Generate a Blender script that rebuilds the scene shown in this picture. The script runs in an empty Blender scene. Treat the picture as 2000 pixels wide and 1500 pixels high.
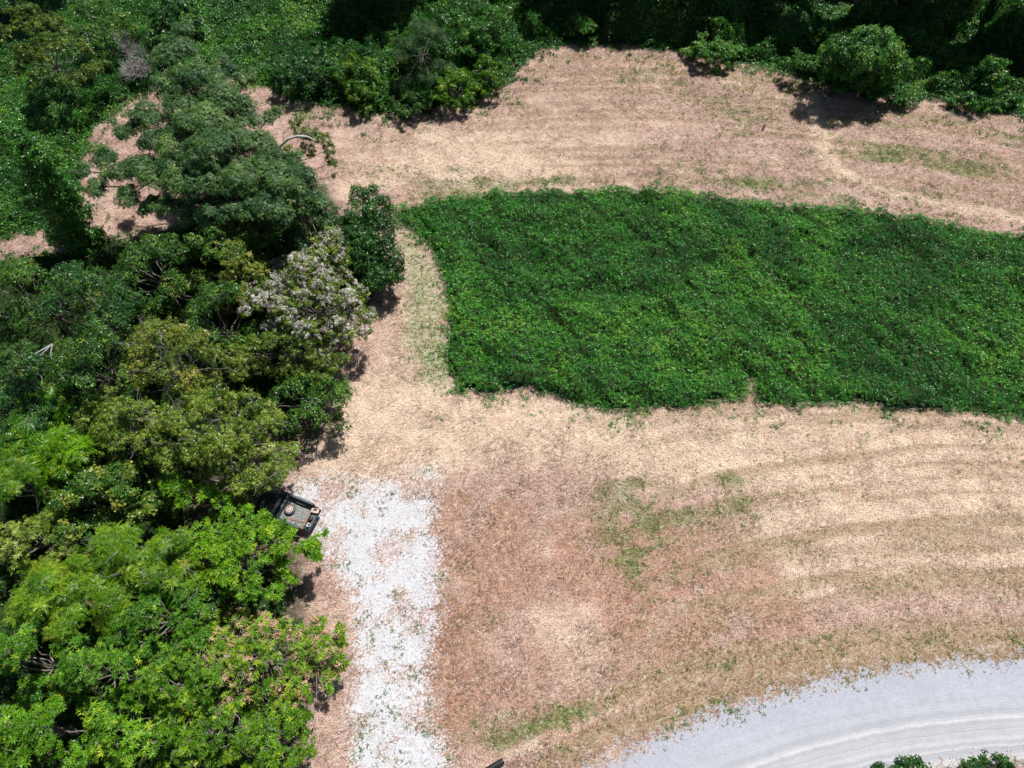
import bpy, bmesh, math, random
import numpy as np
from mathutils import Vector, Matrix
R = math.radians
SC = bpy.context.scene
COL = SC.collection
random.seed(7)
rng = np.random.default_rng(7)

# ------------------------------------------------------------------ camera, world, sun, exposure
CAM_H = 42.0; TILT = 28.0; FPX = 1351.0
cam_d = bpy.data.cameras.new('camera'); cam = bpy.data.objects.new('camera', cam_d); COL.objects.link(cam)
cam.location = (0, 0, CAM_H); cam.rotation_euler = (R(TILT), 0, 0)
cam_d.sensor_width = 36; cam_d.lens = 36 * FPX / 2000; cam_d.clip_end = 3000; cam_d.clip_start = 0.5
SC.camera = cam
SUN_EL, SUN_AZ = 60.0, 33.0           # azimuth measured from +Y towards +X
w = bpy.data.worlds.new('World'); SC.world = w; w.use_nodes = True
nt = w.node_tree
sky = nt.nodes.new('ShaderNodeTexSky'); sky.sky_type = 'NISHITA'; sky.sun_disc = False
sky.sun_elevation = R(SUN_EL); sky.sun_rotation = R(SUN_AZ)
nt.links.new(sky.outputs[0], nt.nodes['Background'].inputs[0]); nt.nodes['Background'].inputs[1].default_value = 0.05
sd = bpy.data.lights.new('sun', 'SUN'); sd.energy = 4.8; sd.angle = R(0.5); sd.color = (1.0, 0.975, 0.95)
sun = bpy.data.objects.new('sun', sd); COL.objects.link(sun)
S_DIR = Vector((math.sin(R(SUN_AZ)) * math.cos(R(SUN_EL)), math.cos(R(SUN_AZ)) * math.cos(R(SUN_EL)), math.sin(R(SUN_EL))))
sun.rotation_euler = (S_DIR).to_track_quat('Z', 'Y').to_euler(); sun.location = S_DIR * 80
SC.view_settings.view_transform = 'Standard'; SC.view_settings.look = 'None'
SC.view_settings.exposure = 0.38; SC.view_settings.gamma = 1.0

ct, st = math.cos(R(TILT)), math.sin(R(TILT))
def P(px, py, h=0.0):
    """where the sight line through a photo point meets height h"""
    u = (px - 1000) / FPX; v = (750 - py) / FPX
    d = (u, st + v * ct, -ct + v * st)
    t = (CAM_H - h) / -d[2]
    return np.array([d[0] * t, d[1] * t, h])
def mpp(px, py, h=0.0):
    v = (750 - py) / FPX
    return (CAM_H - h) / ((ct - v * st) * FPX)      # metres per photo pixel (across)

# ------------------------------------------------------------------ noise
def _hash(ix, iy, s):
    n = (ix.astype(np.int64) * 374761393 + iy.astype(np.int64) * 668265263 + s * 974634777) & 0x7fffffff
    n = ((n ^ (n >> 13)) * 1274126177) & 0x7fffffff
    return ((n ^ (n >> 16)) & 0xffff) / 65535.0
def vnoise(x, y, s=0):
    x = np.asarray(x, float); y = np.asarray(y, float)
    ix = np.floor(x); iy = np.floor(y); fx = x - ix; fy = y - iy
    fx = fx * fx * (3 - 2 * fx); fy = fy * fy * (3 - 2 * fy)
    ix = ix.astype(np.int64); iy = iy.astype(np.int64)
    a = _hash(ix, iy, s); b = _hash(ix + 1, iy, s); c = _hash(ix, iy + 1, s); d = _hash(ix + 1, iy + 1, s)
    return (a * (1 - fx) + b * fx) * (1 - fy) + (c * (1 - fx) + d * fx) * fy
def fbm(x, y, sc, oc=4, s=0):
    t = 0; a = 0.5; tot = 0
    for k in range(oc):
        t = t + a * vnoise(np.asarray(x) * sc, np.asarray(y) * sc, s + k * 17); tot += a; a *= .5; sc *= 2.03
    return t / tot
def sdist(x, y, poly):
    """signed distance, positive inside"""
    x = np.asarray(x, float); y = np.asarray(y, float)
    best = np.full(x.shape, 1e9); ins = np.zeros(x.shape, bool)
    n = len(poly)
    for i in range(n):
        ax, ay = poly[i][:2]; bx, by = poly[(i + 1) % n][:2]
        dx, dy = bx - ax, by - ay
        t = np.clip(((x - ax) * dx + (y - ay) * dy) / (dx * dx + dy * dy + 1e-12), 0, 1)
        best = np.minimum(best, (x - ax - t * dx) ** 2 + (y - ay - t * dy) ** 2)
        c = ((ay > y) != (by > y)) & (x < (bx - ax) * (y - ay) / (by - ay + 1e-12) + ax)
        ins ^= c
    d = np.sqrt(best)
    return np.where(ins, d, -d)
def sm(e0, e1, x):
    t = np.clip((x - e0) / (e1 - e0), 0, 1); return t * t * (3 - 2 * t)

# ------------------------------------------------------------------ zones, traced on the ground
def WP(pts): return [tuple(P(*p)[:2]) for p in pts]
CROP = WP([(760,412),(850,392),(960,380),(1080,374),(1200,374),(1350,377),(1430,388),(1500,400),(1650,407),(1800,432),(2000,464),(2300,520),
           (2330,900),(2000,824),(1900,810),(1750,797),(1650,790),(1520,797),(1482,792),(1470,735),(1458,786),(1350,795),(1250,800),(1190,804),(1140,797),
           (1090,772),(1040,758),(960,768),(895,772),(880,740),(872,640),(868,560),(845,505),(800,452),(765,432)])
WOODS = WP([(2300,290),(2000,228),(1900,205),(1800,192),(1700,190),(1590,160),(1500,135),(1400,115),(1300,100),(1210,90),(1110,88),
            (1050,105),(1000,150),(930,200),(850,212),(750,225),(640,210),(560,190),(480,160),(400,150),(315,165),(260,190),(200,240),(165,300),
            (155,440),(110,460),(60,455),(0,470),(-300,500)]) + [(-85, 42), (-85, 100), (95, 100), (95, 52)]
PAD = WP([(600,905),(660,915),(720,925),(790,900),(830,893),(872,898),(868,950),(855,1000),(864,1060),(862,1130),(862,1200),(848,1260),(838,1330),(850,1400),
          (870,1450),(895,1520),(900,1800),(660,1800),(668,1500),(676,1380),(684,1300),(690,1200),(665,1140),(630,1090),(600,1040),(560,1000),(555,950)])
ROAD = WP([(1100,1540),(1180,1503),(1240,1470),(1300,1442),(1400,1405),(1500,1372),(1650,1333),(1800,1310),(2000,1298),(2300,1298),
           (2300,1480),(2000,1474),(1850,1489),(1700,1512),(1500,1570),(1300,1680),(900,1800)])
FLOOR = WP([(-300,505),(0,500),(190,470),(330,445),(420,380),(560,330),(640,360),(770,560),(700,620),(660,700),(640,850),(560,930),(560,990),(590,1060),
            (600,1150),(610,1300),(600,1400),(580,1500),(580,1800),(-500,1800)])
def circ(pts):
    A = np.array([[2 * p[0], 2 * p[1], 1] for p in pts]); b = np.array([p[0] ** 2 + p[1] ** 2 for p in pts])
    s = np.linalg.lstsq(A, b, rcond=None)[0]; return s[0], s[1]
RC = circ(WP([(1300,1442),(1500,1372),(1650,1333),(1800,1310),(2000,1298)]))
CC = circ(WP([(850,392),(1200,374),(1500,400),(2000,464)]))
GREEN = [(1240,1075,38,60,1.5),(1250,1030,30,50,.8),(1260,955,60,12,1.4),(1140,970,60,18,.5),(1340,1000,40,25,.6),(1440,985,40,40,1.1),(1450,940,40,10,1.1),(1250,1190,30,10,1.0),(1150,1030,60,60,.35),(1350,1080,60,50,.35),
         (1540,1020,60,60,.4),(1620,960,40,40,.3),(1250,1190,30,12,.8),(1340,1130,70,60,.3),(1580,1180,60,40,.4),(1900,1160,160,25,.45),(1720,1250,300,14,.3),(1330,1330,150,16,.25),
         (1180,1400,150,25,.55),(1040,1440,120,40,.45),(920,1440,80,60,.5),(960,1220,50,40,.5),(960,1080,60,60,.3),(780,1340,14,32,.9),(755,1275,22,8,.9),(838,1240,8,40,.9),(710,980,12,8,.9),
         (660,950,30,12,.6),(830,1430,22,30,.9),(715,1450,30,40,.6),(690,1440,20,50,.5),(850,1330,20,40,.5),(870,1200,25,90,.4),(1300,1300,300,60,.1),(1540,1390,120,10,1.2),(1640,1350,90,8,.7),(1420,1395,100,12,.5),
         (1170,420,60,8,0),(950,360,130,10,.8),(880,375,60,8,.9),(860,340,60,12,.5),(1080,345,50,8,.5),(1430,270,60,10,.6),(1340,330,60,12,.6),(1490,355,60,10,.9),(1590,352,40,7,.9),
         (1430,320,80,10,.5),(1690,300,40,12,.7),(1640,240,60,14,.5),(1760,240,50,14,.5),(1850,300,120,20,.4),(1750,380,160,20,.3),(1350,160,120,20,.35),(1500,190,80,14,.4),(1900,330,80,10,.6),(650,230,80,14,.4),(560,200,40,20,.4),
         (1300,200,140,14,.3),(740,340,60,14,.4),(620,230,60,10,.3),(850,640,28,110,.75),(820,560,35,60,.55),(820,480,35,50,.4),(845,740,20,30,.5),(880,930,25,60,.35),(620,1500,20,100,.3),(650,1180,10,60,.3),
         (1210,640,0.1,0.1,0),(1100,900,200,40,.15),(1240,1010,100,60,.35),(1500,1500,1,1,0),(1290,275,40,8,.5),(1480,240,50,8,.5),(1540,300,60,10,.5),(1600,390,80,8,.6),(1740,300,30,10,.8),(1680,270,40,8,.5),(1880,240,60,8,.4),(1980,270,40,8,.5),(1380,380,60,8,.5),(720,270,60,8,.4),(800,260,60,8,.4),(1250,150,60,8,.4),(1420,220,60,8,.5)]
RED = [(890,1130,55,170,1.1),(960,1060,60,70,1.0),(1130,1080,60,60,1.0),(1300,1030,90,60,.9),(1210,1150,90,60,1.05),(1300,1140,120,60,.9),(930,1000,60,40,.6),(1450,1130,120,60,.5),(1350,1230,200,60,.6),(1450,1330,260,40,.4),(1700,1290,250,25,.35),
       (2000,1280,200,20,.3),(1250,1390,120,40,.45),(1080,1440,80,40,.5),(980,1340,90,80,.4),(1580,1200,200,50,.3),(620,1170,50,50,.3),(880,1400,40,60,.4),(1000,1200,80,100,.3)]
PALE = [(900,820,260,50,.7),(1250,860,300,50,.8),(1700,860,300,70,.9),(1900,960,200,90,.8),(1480,900,150,40,.8),(780,800,110,90,.8),(720,880,100,60,.7),(1600,1080,160,90,.5),(900,300,250,60,.6),(1100,1290,60,40,.4),(1900,1090,150,50,.5),
        (1605,270,22,50,.8),(1000,340,120,20,.6),(780,600,50,90,.5),(1120,1220,90,60,.4),(1500,1060,50,40,.6),(1100,240,160,60,.35),(998,1400,10,8,1)]
def prep(bl):
    o = []
    for (px, py, rx, ry, s) in bl:
        if s <= 0: continue
        c = P(px, py); m = mpp(px, py)
        ny = P(px, py - 10)[1] - c[1]
        o.append((c[0], c[1], rx * m, ry * ny / 10, s))
    return o
GREEN, RED, PALE = prep(GREEN), prep(RED), prep(PALE)
LINES = [('green', [(980,1450),(1120,1385),(1250,1338),(1400,1300),(1560,1272),(1750,1256),(2100,1240)], .40, .34),
         ('streak', [(980,1450),(1120,1385),(1250,1338),(1400,1300),(1560,1272),(1750,1256),(2100,1240)], .6, .95),
         ('pale', [(1000,1470),(1140,1405),(1270,1356),(1410,1318),(1570,1290),(1750,1274),(2100,1262)], .22, .8),
         ('red', [(1060,1500),(1180,1432),(1290,1385),(1420,1345),(1580,1315),(1760,1292),(2100,1280)], .6, .25),
         ('streak', [(1060,1500),(1180,1432),(1290,1385),(1420,1345),(1580,1315),(1760,1292),(2100,1280)], .7, .8),
         ('pale', [(1595,190),(1600,260),(1622,320),(1680,350),(1780,385),(2000,430)], .55, .8),
         ('pale', [(640,390),(740,345),(900,300),(1040,330)], 1.2, .6),
         ('streak', [(1010,200),(1060,130),(1120,105),(1250,110),(1400,135),(1560,175)], .5, .6),
         ('green', [(760,405),(900,372),(1040,355),(1110,352)], .22, .8),
         ('pale', [(1500,1020),(1700,1000),(2000,975)], .5, .7), ('pale', [(1480,1170),(1700,1120),(2000,1090)], .4, .7),
         ('streak', [(1400,1080),(1650,1040),(2000,1020)], .4, .7), ('streak', [(1350,1190),(1600,1130),(2000,1130)], .45, .6)]
LINES = [(k, WP(p), w, s_) for k, p, w, s_ in LINES]
def pdist(x, y, pl):
    best = np.full(np.shape(x), 1e9)
    for (ax, ay), (bx, by) in zip(pl, pl[1:]):
        dx, dy = bx - ax, by - ay
        t = np.clip(((x - ax) * dx + (y - ay) * dy) / (dx * dx + dy * dy), 0, 1)
        best = np.minimum(best, (x - ax - t * dx) ** 2 + (y - ay - t * dy) ** 2)
    return np.sqrt(best)
SAGE = WP([(785,450),(830,500),(862,560),(872,640),(882,745),(840,745),(800,680),(790,600),(800,540),(775,480)])
def blobs(x, y, bl):
    t = np.zeros(np.shape(x))
    for cx, cy, rx, ry, s in bl:
        t = t + s * np.exp(-0.5 * (((x - cx) / rx) ** 2 + ((y - cy) / ry) ** 2) * 1.3)
    return np.clip(t, 0, 1.2)
def stripe_coord(x, y):
    a = np.hypot(x - RC[0], y - RC[1]); b = np.hypot(x - CC[0], y - CC[1])
    t = sm(28, 36, y)
    return a, b, t
def streak(x, y):
    """long mowing streaks that follow the road arc below and the crop arc above"""
    a, b, t = stripe_coord(x, y)
    o = 0; thin = 0
    for (q, c, wgt, sd) in ((a, RC, 1 - t, 201), (b, CC, t, 301)):
        rad = float(np.hypot(P(1600, 1000)[0] - c[0], P(1600, 1000)[1] - c[1]))
        arc = np.arctan2(y - c[1], x - c[0]) * rad
        wv = (fbm(x, y, .09, 2, sd + 5) - .5) * 1.5
        v = .46 * fbm(q + wv, arc * .05, 1.1, 3, sd) + .40 * vnoise((q + wv * .7) * 2.3, arc * .16, sd + 9) + .14 * (.5 + .5 * np.sin((q + wv) * 4.3))
        o = o + wgt * v
        qq = (q + wv * .8) / .92; kk = np.floor(qq); off = (_hash(kk.astype(np.int64), np.zeros(kk.shape, np.int64) + sd, 7) - .5) * .5
        thin = thin + wgt * np.exp(-((qq - kk - .5 - off) * .92 / .23) ** 2) * sm(.30, .62, fbm(arc * .11 + kk * 7.3, kk, 1.0, 2, sd + 11))
    amt = np.clip((.25 + .75 * sm(0, 14, x)) * (1 - t) + (.45 + .55 * sm(-8, 8, x)) * t, 0, 1)
    return np.clip(sm(.42, .66, o) * .65 + thin * 1.0, 0, 1) * amt, o
def fields(x, y):
    wx = x + (fbm(x, y, .8, 3, 5) - .5) * 1.6; wy = y + (fbm(x, y, .8, 3, 9) - .5) * 1.6
    wx2 = x + (fbm(x, y, 1.4, 3, 15) - .5) * .5; wy2 = y + (fbm(x, y, 1.4, 3, 19) - .5) * .5
    gp = sdist(wx2, wy2, PAD); gr = sdist(wx2, wy2, ROAD)
    top = P(700, 960)[1]
    pad = sm(-1.0, 1.3, gp) 
    pn = fbm(x, y, .75, 4, 23); pad = pad * .84 - .34 * sm(.48, .66, pn) * pad - .30 * sm(top - 1.6, top + 1.6, y) * pad
    road = sm(-2.0, 1.6, gr)
    g = blobs(wx, wy, GREEN); r = blobs(wx, wy, RED); p = blobs(wx, wy, PALE)
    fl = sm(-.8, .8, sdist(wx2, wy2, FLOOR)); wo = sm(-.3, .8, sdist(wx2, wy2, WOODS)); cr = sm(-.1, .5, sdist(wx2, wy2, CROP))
    sk, so = streak(x, y); g = g * (.45 + 1.1 * sm(.35, .65, .5 * so + .5 * fbm(x, y, .7, 3, 421)))
    L = dict(green=0, red=0, pale=0, streak=0)
    lx = x + (fbm(x, y, .5, 2, 401) - .5) * .8; ly = y + (fbm(x, y, .5, 2, 402) - .5) * .8
    for k, pl, w_, s_ in LINES: L[k] = L[k] + s_ * np.exp(-(pdist(lx, ly, pl) / w_) ** 2)
    g = np.clip(g * (.62 + .55 * sm(30, 38, y)) + L['green'] * (.4 + 1.2 * sm(.4, .65, fbm(x, y, .5, 3, 411))), 0, 1.2); r = np.clip(r * (.30 + .95 * sm(.30, .62, fbm(x, y, .45, 4, 431))) + L['red'], 0, 1.0); p = np.clip(p + L['pale'], 0, 1.2); sk = np.clip(sk * .8 + L['streak'] - L['pale'] * .6, 0, 1)
    sg = sm(-.6, .7, sdist(wx, wy, SAGE))
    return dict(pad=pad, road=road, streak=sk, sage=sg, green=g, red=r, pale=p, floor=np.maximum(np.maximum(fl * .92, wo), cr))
def gz(x, y):
    return (fbm(x, y, .22, 3, 31) - .5) * .30 + (fbm(x, y, 1.3, 2, 37) - .5) * .05

# ------------------------------------------------------------------ materials
def lin(c):
    return tuple((v / 255 / 12.92) if v / 255 <= .04045 else ((v / 255 + .055) / 1.055) ** 2.4 for v in c) + (1,)
class N:
    def __init__(s, name):
        s.m = bpy.data.materials.new(name); s.m.use_nodes = True; s.t = s.m.node_tree; s.t.nodes.clear()
        s.out = s.n('ShaderNodeOutputMaterial')
    def n(s, t, **k):
        o = s.t.nodes.new(t)
        for a, b in k.items(): setattr(o, a, b)
        return o
    def l(s, a, b): s.t.links.new(a, b)
    def attr(s, name): return s.n('ShaderNodeAttribute', attribute_name=name).outputs['Fac']
    def pos(s): return s.n('ShaderNodeNewGeometry').outputs['Position']
    def noise(s, sc, det=4, rough=.55, vec=None, dim='3D', dist=0.0):
        o = s.n('ShaderNodeTexNoise', noise_dimensions=dim); o.inputs['Scale'].default_value = sc; o.inputs['Detail'].default_value = det
        o.inputs['Roughness'].default_value = rough; o.inputs['Distortion'].default_value = dist
        s.l(vec if vec is not None else s.pos(), o.inputs['Vector']); return o.outputs['Fac']
    def math(s, op, a, b=None, c=None, clamp=False):
        o = s.n('ShaderNodeMath', operation=op, use_clamp=clamp)
        for i, v in enumerate((a, b, c)):
            if v is None: continue
            if isinstance(v, (int, float)): o.inputs[i].default_value = v
            else: s.l(v, o.inputs[i])
        return o.outputs[0]
    def step(s, v, a, b):
        o = s.n('ShaderNodeMapRange', interpolation_type='SMOOTHSTEP'); s.l(v, o.inputs[0])
        o.inputs[1].default_value = a; o.inputs[2].default_value = b; return o.outputs[0]
    def ramp(s, f, stops):
        o = s.n('ShaderNodeValToRGB'); e = o.color_ramp.elements
        while len(e) < len(stops): e.new(.5)
        for i, (p, c) in enumerate(stops): e[i].position = p; e[i].color = c if len(c) == 4 else tuple(c) + (1,)
        s.l(f, o.inputs[0]); return o.outputs[0]
    def mix(s, f, a, b):
        o = s.n('ShaderNodeMix', data_type='RGBA')
        if isinstance(f, (int, float)): o.inputs[0].default_value = f
        else: s.l(f, o.inputs[0])
        for i, v in ((6, a), (7, b)):
            if isinstance(v, tuple): o.inputs[i].default_value = v if len(v) == 4 else v + (1,)
            else: s.l(v, o.inputs[i])
        return o.outputs[2]
    def prin(s, col, rough=.8, spec=.3, metal=0.0, bump=None, bstr=.3, bdist=.05):
        o = s.n('ShaderNodeBsdfPrincipled')
        if isinstance(col, tuple): o.inputs['Base Color'].default_value = col if len(col) == 4 else col + (1,)
        else: s.l(col, o.inputs['Base Color'])
        if isinstance(rough, (int, float)): o.inputs['Roughness'].default_value = rough
        else: s.l(rough, o.inputs['Roughness'])
        o.inputs['Metallic'].default_value = metal
        o.inputs['Specular IOR Level'].default_value = spec
        if bump is not None:
            b = s.n('ShaderNodeBump'); b.inputs['Strength'].default_value = bstr; b.inputs['Distance'].default_value = bdist
            s.l(bump, b.inputs['Height']); s.l(b.outputs[0], o.inputs['Normal'])
        s.l(o.outputs[0], s.out.inputs[0]); return o

def mat_ground():
    s = N('ground_cover')
    n1 = s.noise(2.2, 8, .7); n2 = s.noise(9, 6, .7); n3 = s.noise(.35, 4); n4 = s.noise(26, 3, .7)
    f = s.math('ADD', s.math('MULTIPLY', n1, .45), s.math('MULTIPLY', n2, .55))
    straw = s.ramp(f, [(.36, (.22,.14,.105)), (.46, (.41,.275,.215)), (.54, (.57,.41,.33)), (.66, (.72,.56,.46))])
    brown = s.ramp(f, [(.36, (.16,.095,.07)), (.48, (.32,.19,.145)), (.58, (.45,.28,.215)), (.68, (.57,.40,.31))])
    pale = s.ramp(f, [(.36, (.38,.27,.18)), (.48, (.60,.47,.33)), (.62, (.76,.63,.45))])
    c = s.mix(s.step(n3, .38, .66), straw, brown); c = s.mix(.55, c, straw)
    c = s.mix(s.math('MULTIPLY', s.step(s.math('ADD', s.attr('pale'), s.math('MULTIPLY', n1, .5)), .3, 1.1), .85), c, pale)
    redc = s.ramp(f, [(.36, (.18,.09,.055)), (.5, (.355,.195,.13)), (.64, (.50,.32,.225))])
    c = s.mix(s.math('MULTIPLY', s.step(s.math('ADD', s.attr('red'), s.math('MULTIPLY', s.math('SUBTRACT', n1, .5), 1.6)), .15, .9), .85), c, redc)
    # mowing stripes
    si = s.step(s.math('ADD', s.attr('streak'), s.math('MULTIPLY', s.math('SUBTRACT', n1, .5), 1.0)), .05, .85)
    dk = s.ramp(f, [(.36, (.13,.095,.055)), (.5, (.29,.205,.12)), (.66, (.47,.36,.23))])
    c = s.mix(s.math('MULTIPLY', si, .85), c, dk)
    gc = s.ramp(f, [(.36, (.04,.07,.015)), (.5, (.13,.17,.045)), (.66, (.27,.28,.10))])
    gm = s.step(s.math('ADD', s.attr('green'), s.math('MULTIPLY', s.math('SUBTRACT', n1, .5), 2.2)), .35, 1.05)
    c = s.mix(s.math('MULTIPLY', gm, .8), c, gc)
    c = s.mix(s.math('MULTIPLY', s.attr('sage'), .7), c, s.ramp(f, [(.36, (.14,.17,.075)), (.5, (.36,.39,.22)), (.66, (.60,.60,.42))]))
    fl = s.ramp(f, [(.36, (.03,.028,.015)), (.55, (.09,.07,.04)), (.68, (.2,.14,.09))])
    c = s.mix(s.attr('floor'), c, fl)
    grav = s.ramp(s.math('ADD', s.math('MULTIPLY', n4, .6), s.math('MULTIPLY', n2, .4)), [(.36, (.27,.27,.275)), (.46, (.48,.485,.50)), (.60, (.63,.635,.66))])
    grav = s.mix(s.math('MULTIPLY', s.step(s.noise(1.1, 6, .7), .45, .70), .45), grav, (.40,.36,.32))
    pm = s.step(s.math('ADD', s.attr('pad'), s.math('ADD', s.math('ADD', s.math('MULTIPLY', s.math('SUBTRACT', n1, .5), 1.6), s.math('MULTIPLY', s.math('SUBTRACT', n4, .5), 1.6)), s.math('MULTIPLY', s.math('SUBTRACT', n2, .5), 3.0))), .34, .60)
    c = s.mix(pm, c, grav)
    ra = s.attr('roadr')
    rt = s.math('ADD', s.math('MULTIPLY', s.noise(1.0, 3), .25), ra)
    cr = s.n('ShaderNodeCombineXYZ'); s.l(rt, cr.inputs[0])
    tr = s.noise(2.1, 7, .68, cr.outputs[0])
    roadc = s.mix(s.step(tr, .40, .66), (.36,.37,.395), (.56,.55,.55))
    fr = s.step(ra, 2.6, 4.4)
    roadc = s.mix(fr, roadc, s.ramp(s.math('ADD', s.math('MULTIPLY', n4, .7), s.math('MULTIPLY', n2, .3)), [(.34, (.27,.29,.33)), (.6, (.46,.48,.53))]))
    roadc = s.mix(s.step(s.math('ADD', s.math('MULTIPLY', n4, .6), s.math('MULTIPLY', n1, .4)), .44, .62), roadc, s.mix(.35, roadc, (.22,.21,.21)))
    rm = s.step(s.math('ADD', s.attr('road'), s.math('ADD', s.math('MULTIPLY', s.math('SUBTRACT', n1, .5), 1.8), s.math('MULTIPLY', s.math('SUBTRACT', n2, .5), 2.0))), .34, .56)
    c = s.mix(rm, c, roadc)
    s.prin(c, .9, .15, bump=s.math('ADD', n2, s.math('MULTIPLY', n4, .5)), bstr=.55, bdist=.08)
    return s.m
def mat_leaf(name, stops, trans=.30, rough=.36, spec=.36):
    s = N(name)
    t = s.attr('tint')
    c = s.ramp(t, stops)
    c = s.mix(s.math('MULTIPLY', s.step(s.noise(.9, 3), .35, .7), .35), c, stops[0][1] if len(stops[0][1]) == 4 else stops[0][1] + (1,))
    p = s.prin(c, rough, spec)
    tr = s.n('ShaderNodeBsdfTranslucent'); s.l(c, tr.inputs[0])
    mx = s.n('ShaderNodeMixShader'); mx.inputs[0].default_value = trans
    s.l(p.outputs[0], mx.inputs[1]); s.l(tr.outputs[0], mx.inputs[2]); s.l(mx.outputs[0], s.out.inputs[0])
    return s.m
def mat_bark(name, a, b):
    s = N(name); n = s.noise(6, 6, .7); s.prin(s.ramp(n, [(.35, a), (.65, b)]), .9, .15, bump=n, bstr=.5); return s.m
def mat_plain(name, a, b=None, rough=.5, metal=0, spec=.5, sc=5):
    s = N(name)
    if b is None: b = tuple(v * .8 for v in a)
    n = s.noise(sc, 5, .65); s.prin(s.ramp(n, [(.35, b), (.65, a)]), rough, spec, metal, bump=n, bstr=.05); return s.m
M = {}
M['ground'] = mat_ground()
M['dark_leaf'] = mat_leaf('dark_green_leaves', [(0, (.012,.05,.010)), (.5, (.032,.125,.022)), (.88, (.085,.215,.04)), (1, (.26,.32,.04))])
M['mid_leaf'] = mat_leaf('green_leaves', [(0, (.018,.065,.008)), (.5, (.058,.168,.018)), (.85, (.15,.29,.04)), (1, (.36,.42,.05))])
M['locust_leaf'] = mat_leaf('bluish_green_leaves', [(0, (.010,.048,.010)), (.5, (.045,.13,.026)), (.85, (.15,.26,.055)), (1, (.32,.38,.12))], rough=.5)
M['olive_leaf'] = mat_leaf('olive_leaves', [(0, (.045,.09,.008)), (.5, (.14,.24,.020)), (.85, (.32,.41,.05)), (1, (.48,.48,.14))])
M['gold_leaf'] = mat_leaf('yellowing_leaves', [(0, (.035,.08,.008)), (.5, (.12,.20,.02)), (.82, (.28,.33,.04)), (1, (.48,.40,.07))])
M['bright_leaf'] = mat_leaf('bright_green_leaves', [(0, (.04,.13,.004)), (.5, (.13,.32,.008)), (.85, (.25,.47,.015)), (1, (.48,.56,.03))], trans=.34)
M['grass_leaf'] = mat_leaf('fresh_green_leaves', [(0, (.03,.10,.004)), (.5, (.115,.27,.010)), (.85, (.26,.44,.02)), (1, (.52,.54,.05))], trans=.34)
M['fern_leaf'] = mat_leaf('compound_green_leaves', [(0, (.02,.085,.005)), (.5, (.08,.235,.010)), (.85, (.18,.41,.02)), (1, (.50,.56,.03))], trans=.34)
M['pale_leaf'] = mat_leaf('silvery_dry_leaves', [(0, (.11,.10,.07)), (.5, (.43,.405,.335)), (1, (.70,.665,.58))], trans=.1)
M['orange_seed'] = mat_leaf('orange_seed_clusters', [(0, (.34,.18,.09)), (.5, (.52,.32,.20)), (1, (.68,.50,.34))], trans=.1, rough=.8)
M['vine_leaf'] = mat_leaf('vine_leaves', [(0, (.008,.04,.006)), (.5, (.024,.105,.016)), (.85, (.065,.20,.03)), (1, (.18,.30,.03))])
M['crop_leaf'] = mat_leaf('crop_leaves', [(0, (.012,.10,.014)), (.5, (.055,.285,.028)), (.85, (.15,.46,.035)), (1, (.34,.58,.06))], trans=.28, rough=.34, spec=.42)
M['cover_leaf'] = mat_leaf('ground_cover_leaves', [(0, (.012,.07,.008)), (.5, (.045,.19,.018)), (.85, (.13,.34,.03)), (1, (.32,.42,.05))])
M['weed_leaf'] = mat_leaf('weed_leaves', [(0, (.05,.12,.012)), (.5, (.13,.24,.03)), (1, (.32,.40,.10))])
M['straw'] = mat_leaf('dry_straw', [(0, (.12,.07,.05)), (.3, (.37,.235,.175)), (.62, (.64,.465,.37)), (1, (.86,.72,.58))], trans=.12, rough=.7, spec=.2)
M['under'] = mat_plain('dark_green_base', (.03,.05,.015), (.015,.03,.008), .9, 0, .1, 3)  # dark green sheet underneath the mound leaves
M['bark'] = mat_bark('grey_brown_bark', (.10,.085,.07), (.26,.23,.20))
M['pale_bark'] = mat_bark('pale_grey_bark', (.30,.28,.27), (.55,.52,.50))
M['twig'] = mat_bark('dry_grey_twigs', (.20,.17,.165), (.36,.33,.33))

# ------------------------------------------------------------------ mesh building
def raw_mesh(name, V, F, tint=None, smooth=False, attrs=None):
    V = np.asarray(V, np.float32); F = np.asarray(F, np.int32)
    me = bpy.data.meshes.new(name); k = F.shape[1]
    me.vertices.add(len(V)); me.vertices.foreach_set('co', V.ravel())
    me.loops.add(F.size); me.loops.foreach_set('vertex_index', F.ravel())
    me.polygons.add(len(F)); me.polygons.foreach_set('loop_start', np.arange(0, F.size, k, dtype=np.int32))
    me.polygons.foreach_set('loop_total', np.full(len(F), k, np.int32))
    if smooth: me.polygons.foreach_set('use_smooth', np.ones(len(F), bool))
    if tint is not None:
        a = me.attributes.new('tint', 'FLOAT', 'FACE'); a.data.foreach_set('value', np.asarray(tint, np.float32))
    if attrs:
        for n_, v in attrs.items():
            a = me.attributes.new(n_, 'FLOAT', 'POINT'); a.data.foreach_set('value', np.asarray(v, np.float32))
    me.update(); return me
def link(name, me, mats, parent=None, mi=None):
    o = bpy.data.objects.new(name, me); COL.objects.link(o)
    for m in (mats if isinstance(mats, (list, tuple)) else [mats]): me.materials.append(m)
    if mi is not None: me.polygons.foreach_set('material_index', np.asarray(mi, np.int32))
    if parent is not None: o.parent = parent
    return o
def tag(o, label=None, cat=None, group=None, kind=None):
    if label: o['label'] = label
    if cat: o['category'] = cat
    if group: o['group'] = group
    if kind: o['kind'] = kind
    return o
def empty(name, loc, rz=0):
    o = bpy.data.objects.new(name, None); COL.objects.link(o); o.location = Vector([float(v) for v in loc]); o.rotation_euler.z = rz
    o.empty_display_size = .3; return o

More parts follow.
